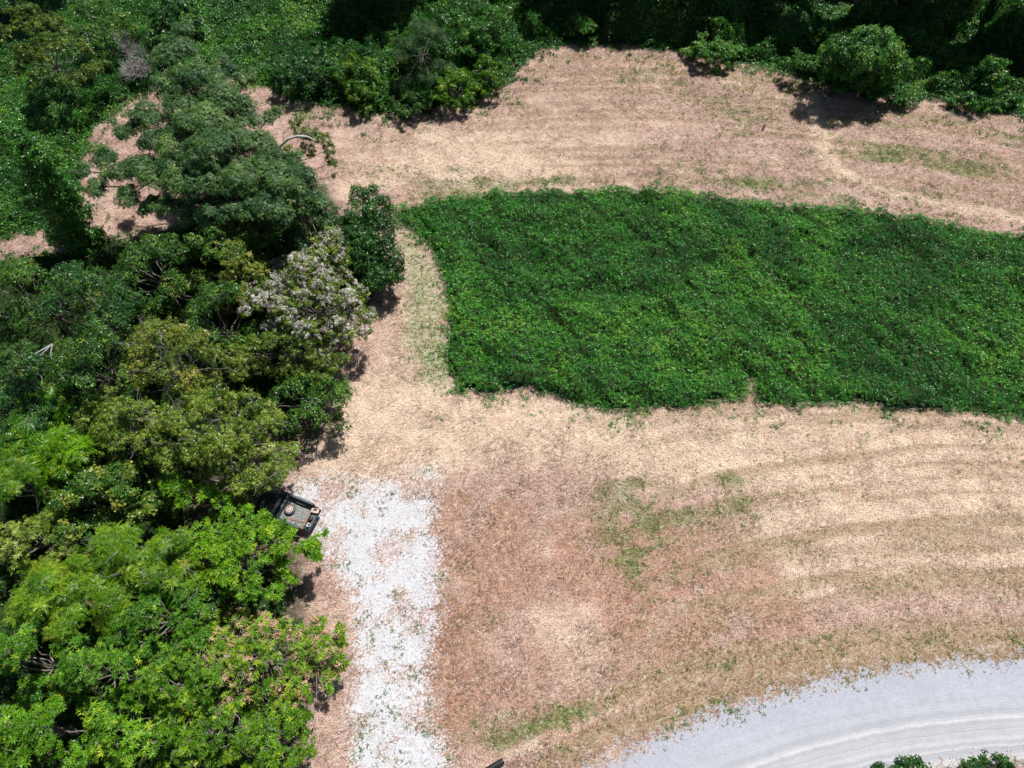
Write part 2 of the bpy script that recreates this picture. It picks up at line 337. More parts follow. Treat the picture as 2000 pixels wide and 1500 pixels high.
def frames(nrm, spin):
    """rotation matrices whose z column is nrm, spun about it"""
    n = nrm / (np.linalg.norm(nrm, axis=1, keepdims=True) + 1e-9)
    ref = np.where(np.abs(n[:, 2:3]) < .95, np.array([[0, 0, 1.]]), np.array([[1., 0, 0]]))
    a = np.cross(ref, n); a /= np.linalg.norm(a, axis=1, keepdims=True) + 1e-9
    b = np.cross(n, a)
    c, s_ = np.cos(spin)[:, None], np.sin(spin)[:, None]
    x = a * c + b * s_; y = -a * s_ + b * c
    return np.stack([x, y, n], axis=2)
def quad_leaf(L, W, fold=.15):
    return np.array([[0, 0, 0], [L * .45, W * .5, L * fold], [L, 0, 0], [L * .45, -W * .5, L * fold]])
def place(tmplV, pos, nrm, scale, tint):
    """copies of a leaf template (n quads, unshared verts) at each pos"""
    m = len(tmplV) // 4; n = len(pos)
    Rm = frames(nrm, rng.uniform(0, 6.28, n))
    V = np.einsum('nij,kj->nki', Rm, tmplV) * scale[:, None, None] + pos[:, None, :]
    T = np.clip(np.repeat(tint, m) + rng.normal(0, .17, n * m), 0, 1)
    return V.reshape(-1, 3), T
def mk(V, T):
    return np.asarray(V), np.arange(len(V)).reshape(-1, 4), T
def t_broad(k=14, L=.17, W=.10, r=.16, seed=1):
    g = np.random.default_rng(seed); out = []
    for i in range(k):
        d = g.normal(size=3); d[2] = abs(d[2]) * .8 - .1; d /= np.linalg.norm(d)
        nr = d * .5 + np.array([0, 0, .9]) + g.normal(size=3) * .35
        F = frames(nr[None], np.array([g.uniform(0, 6.28)]))[0]
        out.append(quad_leaf(L * g.uniform(.7, 1.2), W * g.uniform(.8, 1.1)) @ F.T + d * r * g.uniform(.4, 1.2))
    return np.concatenate(out)
def strip_frond(az, el, L, W, segs=3, droop=.6):
    out = []; pts = []; a = el; p = np.zeros(3)
    for i in range(segs + 1):
        pts.append(p.copy())
        p = p + np.array([math.cos(a) * math.cos(az), math.cos(a) * math.sin(az), math.sin(a)]) * L / segs
        a -= droop / segs
    side = np.array([-math.sin(az), math.cos(az), 0]); ws = [.35, 1.0, .85, .12] if segs == 3 else np.linspace(.8, .1, segs + 1)
    for i in range(segs):
        for s in (1, -1):
            w0, w1 = ws[i] * W / 2, ws[i + 1] * W / 2
            d = np.array([0, 0, -.35])
            q = [pts[i], pts[i] + s * side * w0 + d * w0, pts[i + 1] + s * side * w1 + d * w1, pts[i + 1]]
            out += q if s > 0 else q[::-1]
    return np.array(out)
def pinnate(az, el, L, pairs, ll, lw, droop=.7):
    out = []; a = el; p = np.zeros(3)
    for i in range(pairs + 1):
        fw = np.array([math.cos(a) * math.cos(az), math.cos(a) * math.sin(az), math.sin(a)])
        p = p + fw * L / (pairs + 1); a -= droop / (pairs + 1)
        side = np.array([-math.sin(az), math.cos(az), 0]); k = 1 - .5 * abs(i / pairs - .4)
        for s in ((1, -1) if i < pairs else (0,)):
            ax = side * s * .85 + fw * .45 + np.array([0, 0, -.18]); ax /= np.linalg.norm(ax); wd = np.cross(ax, [0, 0, 1]); wd /= np.linalg.norm(wd) + 1e-9
            l = ll * k
            out += [p, p + ax * l * .45 + wd * lw / 2, p + ax * l, p + ax * l * .45 - wd * lw / 2]
    return np.array(out)
def t_rosette(k=9, L=.44, W=.115, seed=2):
    g = np.random.default_rng(seed); o = []
    for i in range(k):
        o.append(strip_frond(i / k * 6.28 + g.uniform(-.25, .25), g.uniform(.1, .9), L * g.uniform(.7, 1.15), W * g.uniform(.8, 1.1), 3, g.uniform(.5, 1.2)))
    return np.concatenate(o)
def t_pinnate(k=6, L=.55, pairs=6, ll=.13, lw=.055, seed=3, e=(.0, .8)):
    g = np.random.default_rng(seed); o = []
    for i in range(k):
        o.append(pinnate(i / k * 6.28 + g.uniform(-.3, .3), g.uniform(*e), L * g.uniform(.75, 1.15), pairs, ll, lw, g.uniform(.6, 1.3)))
    return np.concatenate(o)
TM = {
    'crop': [t_broad(14, .085, .055, .13, seed=21), t_broad(14, .085, .05, .13, seed=22), t_broad(14, .09, .045, .13, seed=23)],
    'vine': [t_broad(12, .11, .08, .14, seed=25), t_broad(12, .11, .075, .14, seed=26)],
    'broad': [t_broad(13, .15, .085, .17, seed=1), t_broad(13, .15, .085, .17, seed=2), t_broad(13, .15, .085, .17, seed=3)],
    'small': [t_broad(16, .12, .07, .15, seed=4), t_broad(16, .12, .07, .15, seed=5)],
    'vine': [t_broad(12, .12, .09, .15, seed=27), t_broad(12, .12, .085, .15, seed=28)],
    'round': [t_broad(13, .15, .13, .16, seed=6), t_broad(13, .15, .13, .16, seed=7)],
    'rosette': [t_rosette(9, seed=2), t_rosette(8, seed=3), t_rosette(10, .38, seed=4)],
    'feather': [t_pinnate(4, .36, 4, .12, .062, seed=3, e=(-.3, .7)), t_pinnate(4, .34, 4, .11, .066, seed=8, e=(-.3, .7))],
    'frond': [t_pinnate(7, .62, 6, .15, .06, seed=5), t_pinnate(6, .62, 6, .15, .06, seed=6)],
    'sumac': [t_pinnate(9, .95, 9, .20, .065, seed=9, e=(.1, .7)), t_pinnate(8, .85, 8, .20, .065, seed=10, e=(.1, .7))],
    'needle': [t_broad(26, .16, .028, .2, seed=12)],
}
def foliage(kind, lobes, dens, size=1.0, lo=-.25, tint0=.45):
    """leaf clusters over the shell of every lobe, each lobe broken into uneven smaller boughs"""
    sub = []
    for (c, r, rz) in lobes:
        q = rz / r; sub.append((c, r * .80, rz * .80))
        if r < .28: continue
        for _ in range(4):
            d = rng.normal(size=3); d[2] = d[2] * .5 + .15; d /= np.linalg.norm(d); rr = r * rng.uniform(.26, .50)
            k_ = rng.uniform(.7, 1.08)
            sub.append((np.asarray(c) + d * np.array([r, r, rz]) * k_, rr, rr * max(q, .6)))
    lobes = sub; dens = dens * .80
    Vs, Ts = [], []
    for (c, r, rz) in lobes:
        n = max(6, int(dens * 4 * math.pi * r * r * .62))
        d = rng.normal(size=(n * 2, 3)); d /= np.linalg.norm(d, axis=1, keepdims=True)
        d = d[d[:, 2] > lo][:n]
        # lumpy shell: radius swings with direction
        ph = rng.uniform(0, 6.28, 4)
        lump = 1 + .20 * np.sin(d[:, 0] * 4.1 + ph[0]) * np.sin(d[:, 1] * 4.7 + ph[1]) + .12 * np.sin(d[:, 0] * 9 + ph[2]) * np.sin(d[:, 2] * 8 + d[:, 1] * 7 + ph[3])
        rad = lump * (1 - np.abs(rng.normal(0, .17, len(d)))) + rng.random(len(d)) ** 6 * .25
        pos = d * (rad[:, None]) * np.array([r, r, rz]) + np.asarray(c)
        nrm = d * .75 + np.array([0, 0, .75]) + rng.normal(0, .28, d.shape)
        tl = tint0 + rng.normal(0, .13)
        tn = np.clip(tl + rng.normal(0, .12, len(d)), 0, 1)
        tn = np.where(rng.random(len(d)) < .02, 1.0, tn)
        sc = rng.uniform(.75, 1.2, len(d)) * size
        tt = TM[kind]; pick = rng.integers(0, len(tt), len(d))
        for k, tv in enumerate(tt):
            q = pick == k
            if q.any():
                V, T = place(tv, pos[q], nrm[q], sc[q], tn[q]); Vs.append(V); Ts.append(T)
    V = np.concatenate(Vs); T = np.concatenate(Ts)
    V[:, 2] = np.maximum(V[:, 2], .12)
    return V, T
def tube(pts, rads, k=6):
    pts = np.asarray(pts, float); V = []; F = []
    for i, p in enumerate(pts):
        t = pts[min(i + 1, len(pts) - 1)] - pts[max(i - 1, 0)]; t = t / (np.linalg.norm(t) + 1e-9)
        ref = np.array([0, 0, 1.]) if abs(t[2]) < .9 else np.array([1., 0, 0])
        a = np.cross(ref, t); a /= np.linalg.norm(a); b = np.cross(t, a)
        for j in range(k):
            an = j / k * 6.2832; V.append(p + (a * math.cos(an) + b * math.sin(an)) * rads[i])
    for i in range(len(pts) - 1):
        for j in range(k):
            F.append((i * k + j, i * k + (j + 1) % k, (i + 1) * k + (j + 1) % k, (i + 1) * k + j))
    return np.array(V), np.array(F)
def join(parts):
    V, F, o = [], [], 0
    for v, f in parts:
        V.append(v); F.append(f + o); o += len(v)
    return np.concatenate(V), np.concatenate(F)
def curve(a, b, lift=.15, n=5, wob=.12):
    a = np.asarray(a, float); b = np.asarray(b, float); L = np.linalg.norm(b - a); out = []
    for i in range(n + 1):
        t = i / n; p = a * (1 - t) + b * t + np.array([0, 0, lift * L * math.sin(math.pi * t)])
        if 0 < i < n: p = p + rng.normal(0, wob * L * .15, 3)
        out.append(p)
    return out
def limbs(base, fork, lobes, tr=.2, twigs=4, twig_out=.15):
    """trunk from the ground to a fork, a limb into every lobe, twigs through it"""
    ps = [tube(curve(base, fork, 0, 5, .2), list(np.linspace(tr * 1.25, tr * .75, 6)), 8)]
    for (c, r, rz) in lobes:
        c = np.asarray(c); lr = max(.03, tr * .32)
        f = np.asarray(fork) + rng.normal(0, min(.25, tr * .5), 3)
        ps.append(tube(curve(f, c, -.05, 4, .3), list(np.linspace(lr, lr * .45, 5)), 5))
        for k in range(twigs):
            d = rng.normal(size=3); d[2] = abs(d[2]); d /= np.linalg.norm(d)
            e = c + d * np.array([r, r, rz]) * (1 + twig_out * rng.random())
            ps.append(tube(curve(c - d * .1, e, .08, 3, .5), [lr * .42, lr * .3, lr * .2, .006], 4))
    return join(ps)
def bare_twigs(lobes, n, L=.9, r=.014):
    ps = []
    for _ in range(n):
        c, rr, rz = lobes[rng.integers(0, len(lobes))]
        d = rng.normal(size=3); d[2] = abs(d[2]) * .8 + .2; d /= np.linalg.norm(d)
        a = np.asarray(c) + d * np.array([rr, rr, rz]) * .75
        for k in range(3):
            e = a + (d + rng.normal(0, .5, 3)) * L * rng.uniform(.5, 1.1)
            ps.append(tube(curve(a, e, .05, 3, .6), [r, r * .8, r * .6, r * .3], 3))
    return join(ps)
def auto_lobes(px, py, rx, ry, h, lr=1.05, dome=.42, n=None):
    """a domed, uneven crown of round leafy boughs"""
    c = P(px, py, h * .8); m = mpp(px, py, h * .8)
    ym = (P(px, py - 10, h * .8)[1] - c[1]) / 10
    X, Y = rx * m, ry * ym
    if n is None: n = int(np.clip(X * Y * 3.14 / (lr * lr * 1.15), 5, 60))
    out = []; tries = 0
    a0 = rng.uniform(0, 6.28, 3)
    while len(out) < n and tries < 4000:
        tries += 1
        th = rng.uniform(0, 6.283); rho = math.sqrt(rng.random())
        edge = .86 + .14 * math.sin(2 * th + a0[0]) + .12 * math.sin(3 * th + a0[1]) + .08 * math.sin(5 * th + a0[2])
        x, y = math.cos(th) * rho * edge * X, math.sin(th) * rho * edge * Y
        r = lr * rng.uniform(.62, 1.22)
        if rho > .75: r *= .75
        if all((x - q[0]) ** 2 + (y - q[1]) ** 2 > (.70 * (r + q[3])) ** 2 for q in out):
            z = h - r * .75 - h * dome * rho ** 2.2 + rng.normal(0, .6) * lr
            out.append((x, y, max(z, r * .6), r))
    return c, [((c[0] + x, c[1] + y, z), r, r * rng.uniform(.6, .85)) for x, y, z, r in out]
def build_tree(name, label, cat, kind, mat, lobes, base, fork, dens=11, size=1.0, tr=.18, group=None, twigs=4, bark='bark', lo=-.25, tint0=.45, crown='crown', bare=0, extra=None):
    base = np.array([base[0], base[1], 0.0]); base[2] = float(gz(base[0], base[1])) - .05
    root = empty(name, base); tag(root, label, cat, group)
    bv, bf = limbs(base, fork, lobes, tr, twigs)
    nb = len(bf)
    if bare: bv, bf = join([(bv, bf), bare_twigs(lobes, bare)])
    o = link('trunk', raw_mesh('trunk', bv - base, bf, smooth=True), [M[bark], M['twig']], root, mi=(np.arange(len(bf)) >= nb).astype(int))
    V, T = foliage(kind, lobes, dens, size, lo, tint0)
    v, f, t = mk(V - base, T)
    link(crown, raw_mesh(crown, v, f, t), M[mat], root)
    if extra:
        for (pn, k2, m2, lb2, d2, s2, l2) in extra:
            V, T = foliage(k2, lb2, d2, s2, l2, .5); v, f, t = mk(V - base, T)
            link(pn, raw_mesh(pn, v, f, t), M[m2], root)
    return root
def tree(name, label, cat, kind, mat, px, py, rx, ry, h, lr=1.05, **k):
    n = k.pop('n', None); dome = k.pop('dome', .42)
    c, lobes = auto_lobes(px, py, rx, ry, h, lr, dome, n)
    fork = (c[0] + rng.normal(0, .2), c[1] + rng.normal(0, .2), h * .42)
    ex = k.pop('extra', None)
    if ex: ex = [(a, b, d, lobes if l is None else l, e, f, g) for (a, b, d, l, e, f, g) in ex]
    return build_tree(name, label, cat, kind, mat, lobes, (c[0], c[1]), fork, extra=ex, **k)
def pix_lobes(L):
    return [(tuple(P(px, py, h)), r, r * rz) for (px, py, h, r, rz) in L]

# ------------------------------------------------------------------ ground, gravel
def axis(lo, hi, step, far):
    core = np.arange(lo, hi + step / 2, step); out = []; d = step
    x = hi
    while x < far: d *= 1.35; x += d; out.append(x)
    neg = []; d = step; x = lo
    while x > -far: d *= 1.35; x -= d; neg.append(x)
    return np.array(neg[::-1] + list(core) + out)
GX = axis(-60, 60, .25, 900); GY = axis(-14, 74, .25, 900)
XX, YY = np.meshgrid(GX, GY)
fx, fy = XX.ravel(), YY.ravel()
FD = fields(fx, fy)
sa, sb, stt = stripe_coord(fx, fy)
FD['stripe'] = sa * (1 - stt) + sb * stt
low = (1 - sm(.0, 1, stt)) ; vis = sm(2, 12, fx + 8)
FD['stripeamt'] = np.clip((.35 + .6 * sm(8, 22, fx)) * low + .75 * sm(2, 20, fx) * stt + .15, 0, 1)
mid = np.hypot(*(np.array(ROAD[6]) - np.array(RC)))
FD['roadr'] = sa - (mid - 5.2)
GZ = gz(fx, fy)
nx, ny = len(GX), len(GY)
idx = np.arange(nx * ny).reshape(ny, nx)
Fg = np.stack([idx[:-1, :-1].ravel(), idx[:-1, 1:].ravel(), idx[1:, 1:].ravel(), idx[1:, :-1].ravel()], 1)
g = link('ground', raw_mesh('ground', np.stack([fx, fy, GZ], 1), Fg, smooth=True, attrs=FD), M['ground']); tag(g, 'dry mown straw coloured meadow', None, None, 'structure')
def sheet(name, key, thr, label, lift):
    q = FD[key]; keep = (q[Fg] > thr).any(axis=1)
    F = Fg[keep]; u, inv = np.unique(F.ravel(), return_inverse=True)
    at = {k: v[u] for k, v in FD.items()}
    o = link(name, raw_mesh(name, np.stack([fx[u], fy[u], GZ[u] + lift], 1), inv.reshape(-1, 4), smooth=True, attrs=at), M['ground'])
    tag(o, label, None, None, 'structure')
sheet('gravel_path', 'pad', .12, 'patchy white gravel pull-off', .006)
sheet('gravel_road', 'road', .15, 'curved pale gravel road', .012)

# loose straw lying over the meadow
def scatter(n, x0, x1, y0, y1):
    return rng.uniform(x0, x1, n), rng.uniform(y0, y1, n)
def blades(x, y, L, W, tilt, ang=None):
    n = len(x); a = rng.uniform(0, 6.28, n) if ang is None else ang
    el = tilt; z = gz(x, y) + .015
    d = np.stack([np.cos(a) * np.cos(el), np.sin(a) * np.cos(el), np.sin(el)], 1)
    s_ = np.stack([-np.sin(a), np.cos(a), np.zeros(n)], 1) * (W / 2)[:, None]
    p = np.stack([x, y, z], 1); mdl = p + d * (L * .5)[:, None] + np.array([0, 0, .02]); e = p + d * L[:, None]
    return np.stack([p - s_ * .6, mdl - s_, e, mdl + s_], 1).reshape(-1, 3)
x, y = scatter(1500000, -42, 52, -3, 66)
f_ = fields(x, y)
inview = np.abs(x) < 28 + .37 * (y + 6)
keep = inview & (f_['floor'] < .5) & (f_['road'] < .35 + .25 * rng.random(len(x))) & (f_['pad'] < .15 + .75 * rng.random(len(x)) ** 2)
x, y = x[keep], y[keep]; f_ = {k: v[keep] for k, v in f_.items()}
cl = fbm(x, y, 1.6, 3, 77)
n = len(x)
a_, b_, t_ = stripe_coord(x, y)
ctr = np.where(t_ > .5, 1, 0)
tang = np.where(ctr > 0, np.arctan2(y - CC[1], x - CC[0]), np.arctan2(y - RC[1], x - RC[0])) + math.pi / 2 + rng.normal(0, .9, n)
st_ = np.clip(f_['streak'] + (fbm(x, y, 1.3, 3, 103) - .5) * .5, 0, 1)
clump = fbm(x, y, .55, 3, 104)
kp = rng.random(n) > st_ * .78
V = blades(x, y, rng.uniform(.12, .42, n), rng.uniform(.010, .024, n), np.abs(rng.normal(0, .28, n)) + .05, tang)
T = np.clip(.47 + (cl - .5) * .7 + (clump - .5) * .8 + f_['pale'] * .22 - f_['red'] * .16 - st_ * .34 + rng.normal(0, .17, n), 0, 1)
kp &= rng.random(n) > f_['red'] * .55 + f_['sage'] * .5
V = V.reshape(-1, 4, 3)[kp].reshape(-1, 3); T = T[kp]
v, fc, T = mk(V, T)
tag(link('cut_straw', raw_mesh('cut_straw', v, fc, T), M['straw']), 'loose dry straw lying over the mown field', 'straw', None, 'stuff')
# green weeds coming up in patches
x, y = scatter(520000, -42, 52, -3, 66); f_ = fields(x, y)
nz = fbm(x, y, 2.4, 3, 91)
pr = f_['green'] * (.75 + .6 * sm(30, 38, y)) * sm(.44, .64, nz) + .004 + f_['sage'] * .25
pr = pr + .35 * np.exp(-((f_['road'] - .35) / .25) ** 2) * sm(.54, .64, nz) * sm(3, 9, x) + .35 * (f_['pad'] > .3) * sm(.62, .70, fbm(x, y, 1.1, 3, 92))
keep = (rng.random(len(x)) < pr) & (f_['floor'] < .5) & (f_['road'] < .8) & (np.abs(x) < 28 + .37 * (y + 6))
x, y = x[keep], y[keep]; n = len(x)
pos = np.stack([x, y, gz(x, y) + .03], 1)
tv = t_broad(9, .15, .03, .07, seed=44)
V, T = place(tv, pos, np.array([[0, 0, 1.]]) + rng.normal(0, .3, (n, 3)), rng.uniform(.4, .95, n), np.clip(rng.uniform(.15, .75, n) + f_['sage'][keep] * .35, 0, 1))
v, fc, T = mk(V, T)
tag(link('weeds', raw_mesh('weeds', v, fc, T), M['weed_leaf']), 'low green weeds in patches on the dry field and gravel', 'weeds', None, 'stuff')

# ------------------------------------------------------------------ crop and creeping undergrowth
def mound(name, poly, hf, dens, kind, leafmat, label, cat, bx, edge=.35, step=.4, size=1.0, view=True):
    gx = np.arange(bx[0], bx[1], step); gy = np.arange(bx[2], bx[3], step); X, Y = np.meshgrid(gx, gy); a, b = X.ravel(), Y.ravel()
    def inside(a, b):
        return sdist(a + (fbm(a, b, 1.1, 3, 3) - .5) * 1.3, b + (fbm(a, b, 1.1, 3, 6) - .5) * 1.3, poly)
    d = inside(a, b); H = hf(a, b, d)
    id_ = np.arange(len(a)).reshape(X.shape)
    F = np.stack([id_[:-1, :-1].ravel(), id_[:-1, 1:].ravel(), id_[1:, 1:].ravel(), id_[1:, :-1].ravel()], 1)
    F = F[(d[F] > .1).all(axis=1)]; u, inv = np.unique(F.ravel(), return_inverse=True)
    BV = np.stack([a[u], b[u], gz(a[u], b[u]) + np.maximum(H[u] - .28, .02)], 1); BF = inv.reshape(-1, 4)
    area = (bx[1] - bx[0]) * (bx[3] - bx[2]); n = int(area * dens)
    x = rng.uniform(bx[0], bx[1], n); y = rng.uniform(bx[2], bx[3], n)
    if view:
        q = np.abs(x) < 31 + .40 * (y + 6); x, y = x[q], y[q]
    d = inside(x, y); q = d > np.minimum(rng.normal(0, .12, len(x)), rng.exponential(.9, len(x)) * -sm(.48, .66, fbm(x, y, 1.2, 3, 8))); x, y, d = x[q], y[q], d[q]
    h = hf(x, y, d); e = .15
    gxn = (hf(x + e, y, d) - h) / e; gyn = (hf(x, y + e, d) - h) / e
    nrm = np.stack([-gxn, -gyn, np.ones(len(x))], 1); nrm /= np.linalg.norm(nrm, axis=1, keepdims=True)
    pos = np.stack([x, y, gz(x, y) + h * (1 - .0 * rng.random(len(x))) + rng.normal(0, .05, len(x))], 1)
    tn = np.clip(.40 + (fbm(x, y, .30, 3, 51) - .5) * .95 + (fbm(x, y, 1.3, 2, 52) - .5) * .4 + rng.normal(0, .12, len(x)), 0, 1)
    tn = np.where(rng.random(len(x)) < .012, 1, tn)
    Vs, Ts = [], []
    for k, tv in enumerate(TM[kind]):
        m = (np.arange(len(x)) % len(TM[kind])) == k
        V, T = place(tv, pos[m], nrm[m] + rng.normal(0, .25, (m.sum(), 3)), rng.uniform(.7, 1.15, m.sum()) * size, tn[m]); Vs.append(V); Ts.append(T)
    LV = np.concatenate(Vs); LT = np.concatenate(Ts)
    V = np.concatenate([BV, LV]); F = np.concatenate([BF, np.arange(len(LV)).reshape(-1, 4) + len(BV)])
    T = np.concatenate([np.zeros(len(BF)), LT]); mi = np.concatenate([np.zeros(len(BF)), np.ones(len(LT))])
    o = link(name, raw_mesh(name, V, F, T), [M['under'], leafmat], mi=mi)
    return tag(o, label, cat, None, 'stuff')
def h_crop(x, y, d):
    h = .70 + (fbm(x, y, .40, 3, 61) - .5) * 1.25 + (fbm(x, y, 1.5, 2, 66) - .5) * .6 - .35 * sm(.60, .72, fbm(x * .8 + y * .6, (y * .8 - x * .6) * .35, .7, 3, 69))
    row = np.sin(np.hypot(x - CC[0], y - CC[1]) * 2.1 + fbm(x, y, .3, 2, 68) * 5) * .05
    return np.clip((h + row) * sm(-.3, .7, d), .05, 2)
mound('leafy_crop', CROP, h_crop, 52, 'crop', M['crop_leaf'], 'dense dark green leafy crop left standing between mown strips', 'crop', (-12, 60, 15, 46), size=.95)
def h_wood(x, y, d):
    big = fbm(x, y, .16, 3, 71); mid_ = fbm(x, y, .5, 3, 72)
    h = .35 + 2.3 * sm(.35, .75, big) + 1.5 * sm(.3, .75, mid_) - .3
    left = sm(-14, -24, x)
    h = h * (1 - left) + left * (.35 + .8 * sm(.3, .8, big) + .35 * mid_)
    h = h + .25 * (fbm(x, y, 1.6, 2, 73) - .5)
    return np.clip(h * sm(-.2, 2.2, d), .08, 5)
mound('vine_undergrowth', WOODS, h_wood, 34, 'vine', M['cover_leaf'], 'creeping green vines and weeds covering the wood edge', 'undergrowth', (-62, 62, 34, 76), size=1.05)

UND = WP([(-300,515),(0,510),(190,478),(330,455),(420,395),(540,370),(620,400),(740,560),(680,620),(640,700),(620,800),(540,850),(430,870),(390,930),(380,1010),(450,1090),(540,1110),
          (560,1150),(560,1300),(560,1400),(545,1500),(540,1800),(-500,1800)])
def h_und(x, y, d):
    return np.clip((.35 + 1.5 * sm(.35, .7, fbm(x, y, .4, 3, 82)) + .4 * fbm(x, y, 1.6, 2, 83)) * sm(-.2, 2.0, d), .05, 3)
mound('wood_understory', UND, h_und, 9, 'broad', M['mid_leaf'], 'leafy undergrowth in deep shade between the trees of the left wood', 'undergrowth', (-50, -6, -6, 38), size=1.0)
# ------------------------------------------------------------------ trees of the left wood
G = 'trees of the dense wood on the left'
# the big airy tree by the clearing
lb = pix_lobes([(345,95,9,1.1,.7),(380,150,9.5,1.3,.7),(330,165,8.5,1.1,.7),(430,190,9.5,1.4,.7),(400,235,10,1.3,.7),(470,215,8.5,1.1,.7),(350,215,9,1.2,.7),(290,235,8,1.0,.6),(300,275,8,1.0,.6),
    (340,290,9,1.2,.7),(400,300,10,1.4,.7),(460,275,9,1.3,.7),(510,290,8.5,1.1,.7),(270,320,7.5,.8,.5),(200,310,6.5,.8,.45),(230,335,7,.8,.45),(190,365,6.2,.7,.4),(250,385,6.5,.8,.4),(300,345,8,1.0,.6),
    (350,350,8.5,1.1,.6),(410,355,9,1.2,.7),(470,345,9,1.2,.7),(530,345,8.5,1.2,.7),(570,370,8,1.0,.6),(590,340,7.5,.8,.5),(330,405,7,.8,.45),(290,400,6.2,.6,.4),(390,410,7.5,1.0,.6),(450,405,8,1.1,.6),
    (510,400,8,1.1,.6),(545,410,7.5,1.0,.6),(480,150,7,.7,.5),(310,110,7.5,.7,.5),(430,130,7.5,.8,.5),(530,225,6.5,.6,.5),(570,310,7,.6,.5),(240,260,6.5,.6,.5),(160,335,5.5,.5,.4),(355,55,7.5,.7,.5)])
b = P(455, 400, 0); f0 = P(415, 320, 4)
lb = [(c, r * 1.16, z * 1.1) for c, r, z in lb] + pix_lobes([(x_, y_, 6.0, 1.15, .7) for x_, y_ in ((420,270),(380,340),(460,320),(520,320),(440,380),(500,380),(570,400),(360,250),(400,200),(560,350),(330,320),(610,385))])
build_tree('locust_tree', 'large airy bluish green tree at the mown clearing, tan straw showing between its boughs', 'tree', 'feather', 'locust_leaf', lb, b, f0, dens=23, size=.95, tr=.26, twigs=6, lo=-.1)
# arching snag
arc = [P(540,300,6), P(548,285,6.6), P(562,272,7.1), P(580,266,7.3), P(600,267,7.2), P(618,275,6.9)]
lb = pix_lobes([(575,240,6.6,.5,.7),(600,262,6.6,.75,.6),(625,270,6.5,.6,.7),(640,292,5.8,.5,.9),(650,318,5,.35,1.4),(602,295,5.6,.6,.7),(560,300,5.5,.5,.7),(648,345,4,.22,1.6)])
sn = build_tree('leaning_tree', 'thin leaning tree with a bare pale arching limb draped in green, over the straw', 'tree', 'small', 'gold_leaf', lb, P(500, 330, 0), P(520, 330, 4.5), dens=20, tr=.12, twigs=3, tint0=.25)
bb = np.array(sn.location)
v, f = tube([np.array(P(520,330,4.5))] + arc, [.11, .10, .10, .095, .085, .075, .05], 7)
link('arching_limb', raw_mesh('arching_limb', v - bb, f, smooth=True), M['pale_bark'], sn)
# vine column at far left and the vine-clad bush by the crop
lb = pix_lobes([(150,475,.9,1.3,.8),(178,468,.8,1.1,.8),(140,450,2.2,1.4,.9),(128,425,3.6,1.5,.9),(112,395,5,1.5,.9),(98,365,6.3,1.5,.9),(84,335,7.5,1.4,.9),(66,308,8.6,1.3,.9),(42,285,9.4,1.2,.9),(18,262,10,1.1,.9),(125,410,2.2,1.3,.9),(160,455,1.6,1.2,.8)])
build_tree('vine_column', 'tall leaning trunk smothered in dark vines at the left edge, black shadow along one side', 'tree', 'vine', 'cover_leaf', lb, P(160, 480, 0), P(110, 400, 4), dens=26, tr=.2, lo=-.6, tint0=.5)
lb = pix_lobes([(700,385,3.6,.8,1.0),(722,385,3.6,.9,1.1),(735,415,3.6,1.2,1.2),(700,425,3.5,1.2,1.1),(745,455,3.2,1.2,1.2),(705,465,3.2,1.3,1.1),(755,495,2.8,1.2,1.2),(715,505,3,1.3,1.1),(760,530,2.2,1.0,1.2),(735,545,2.3,1.1,1.1),(680,470,2.6,1.0,1.0),(690,520,2.2,.9,1.0)])
build_tree('vine_bush', 'tall dark vine covered bush beside the head of the straw path', 'shrub', 'vine', 'vine_leaf', lb, P(725, 510, 0), P(722, 480, 1.6), dens=30, tr=.12, lo=-.7, tint0=.5)
# pale leaved tree
c, lb = auto_lobes(600, 570, 120, 100, 6.8, .85)
lb += pix_lobes([(645,460,6,.6,.6),(665,500,5.5,.7,.6),(480,600,5.6,.6,.6),(700,570,4.2,.7,.6),(670,650,4.2,.7,.6),(640,560,6.3,.8,.6),(590,640,5.6,.8,.6),(540,560,6.3,.7,.6),(500,575,6,.8,.6),(530,590,6.2,.8,.6),(640,470,6,.9,.7),(620,500,6.2,.9,.7),(650,620,5,.8,.6),(690,610,4.2,.7,.6),(570,540,6.5,.8,.6)])
build_tree('pale_leaved_tree', 'tree with silvery pinkish dry leaves standing out among the green ones', 'tree', 'small', 'pale_leaf', lb, c, (c[0], c[1], 2.8), dens=9, size=.82, tr=.15, crown='pale_crown', twigs=5, lo=.05,
           extra=[('green_crown', 'small', 'olive_leaf', [((p[0], p[1], p[2] - .15), r * 1.0, q) for p, r, q in lb], 11, 1.0, -.3)])
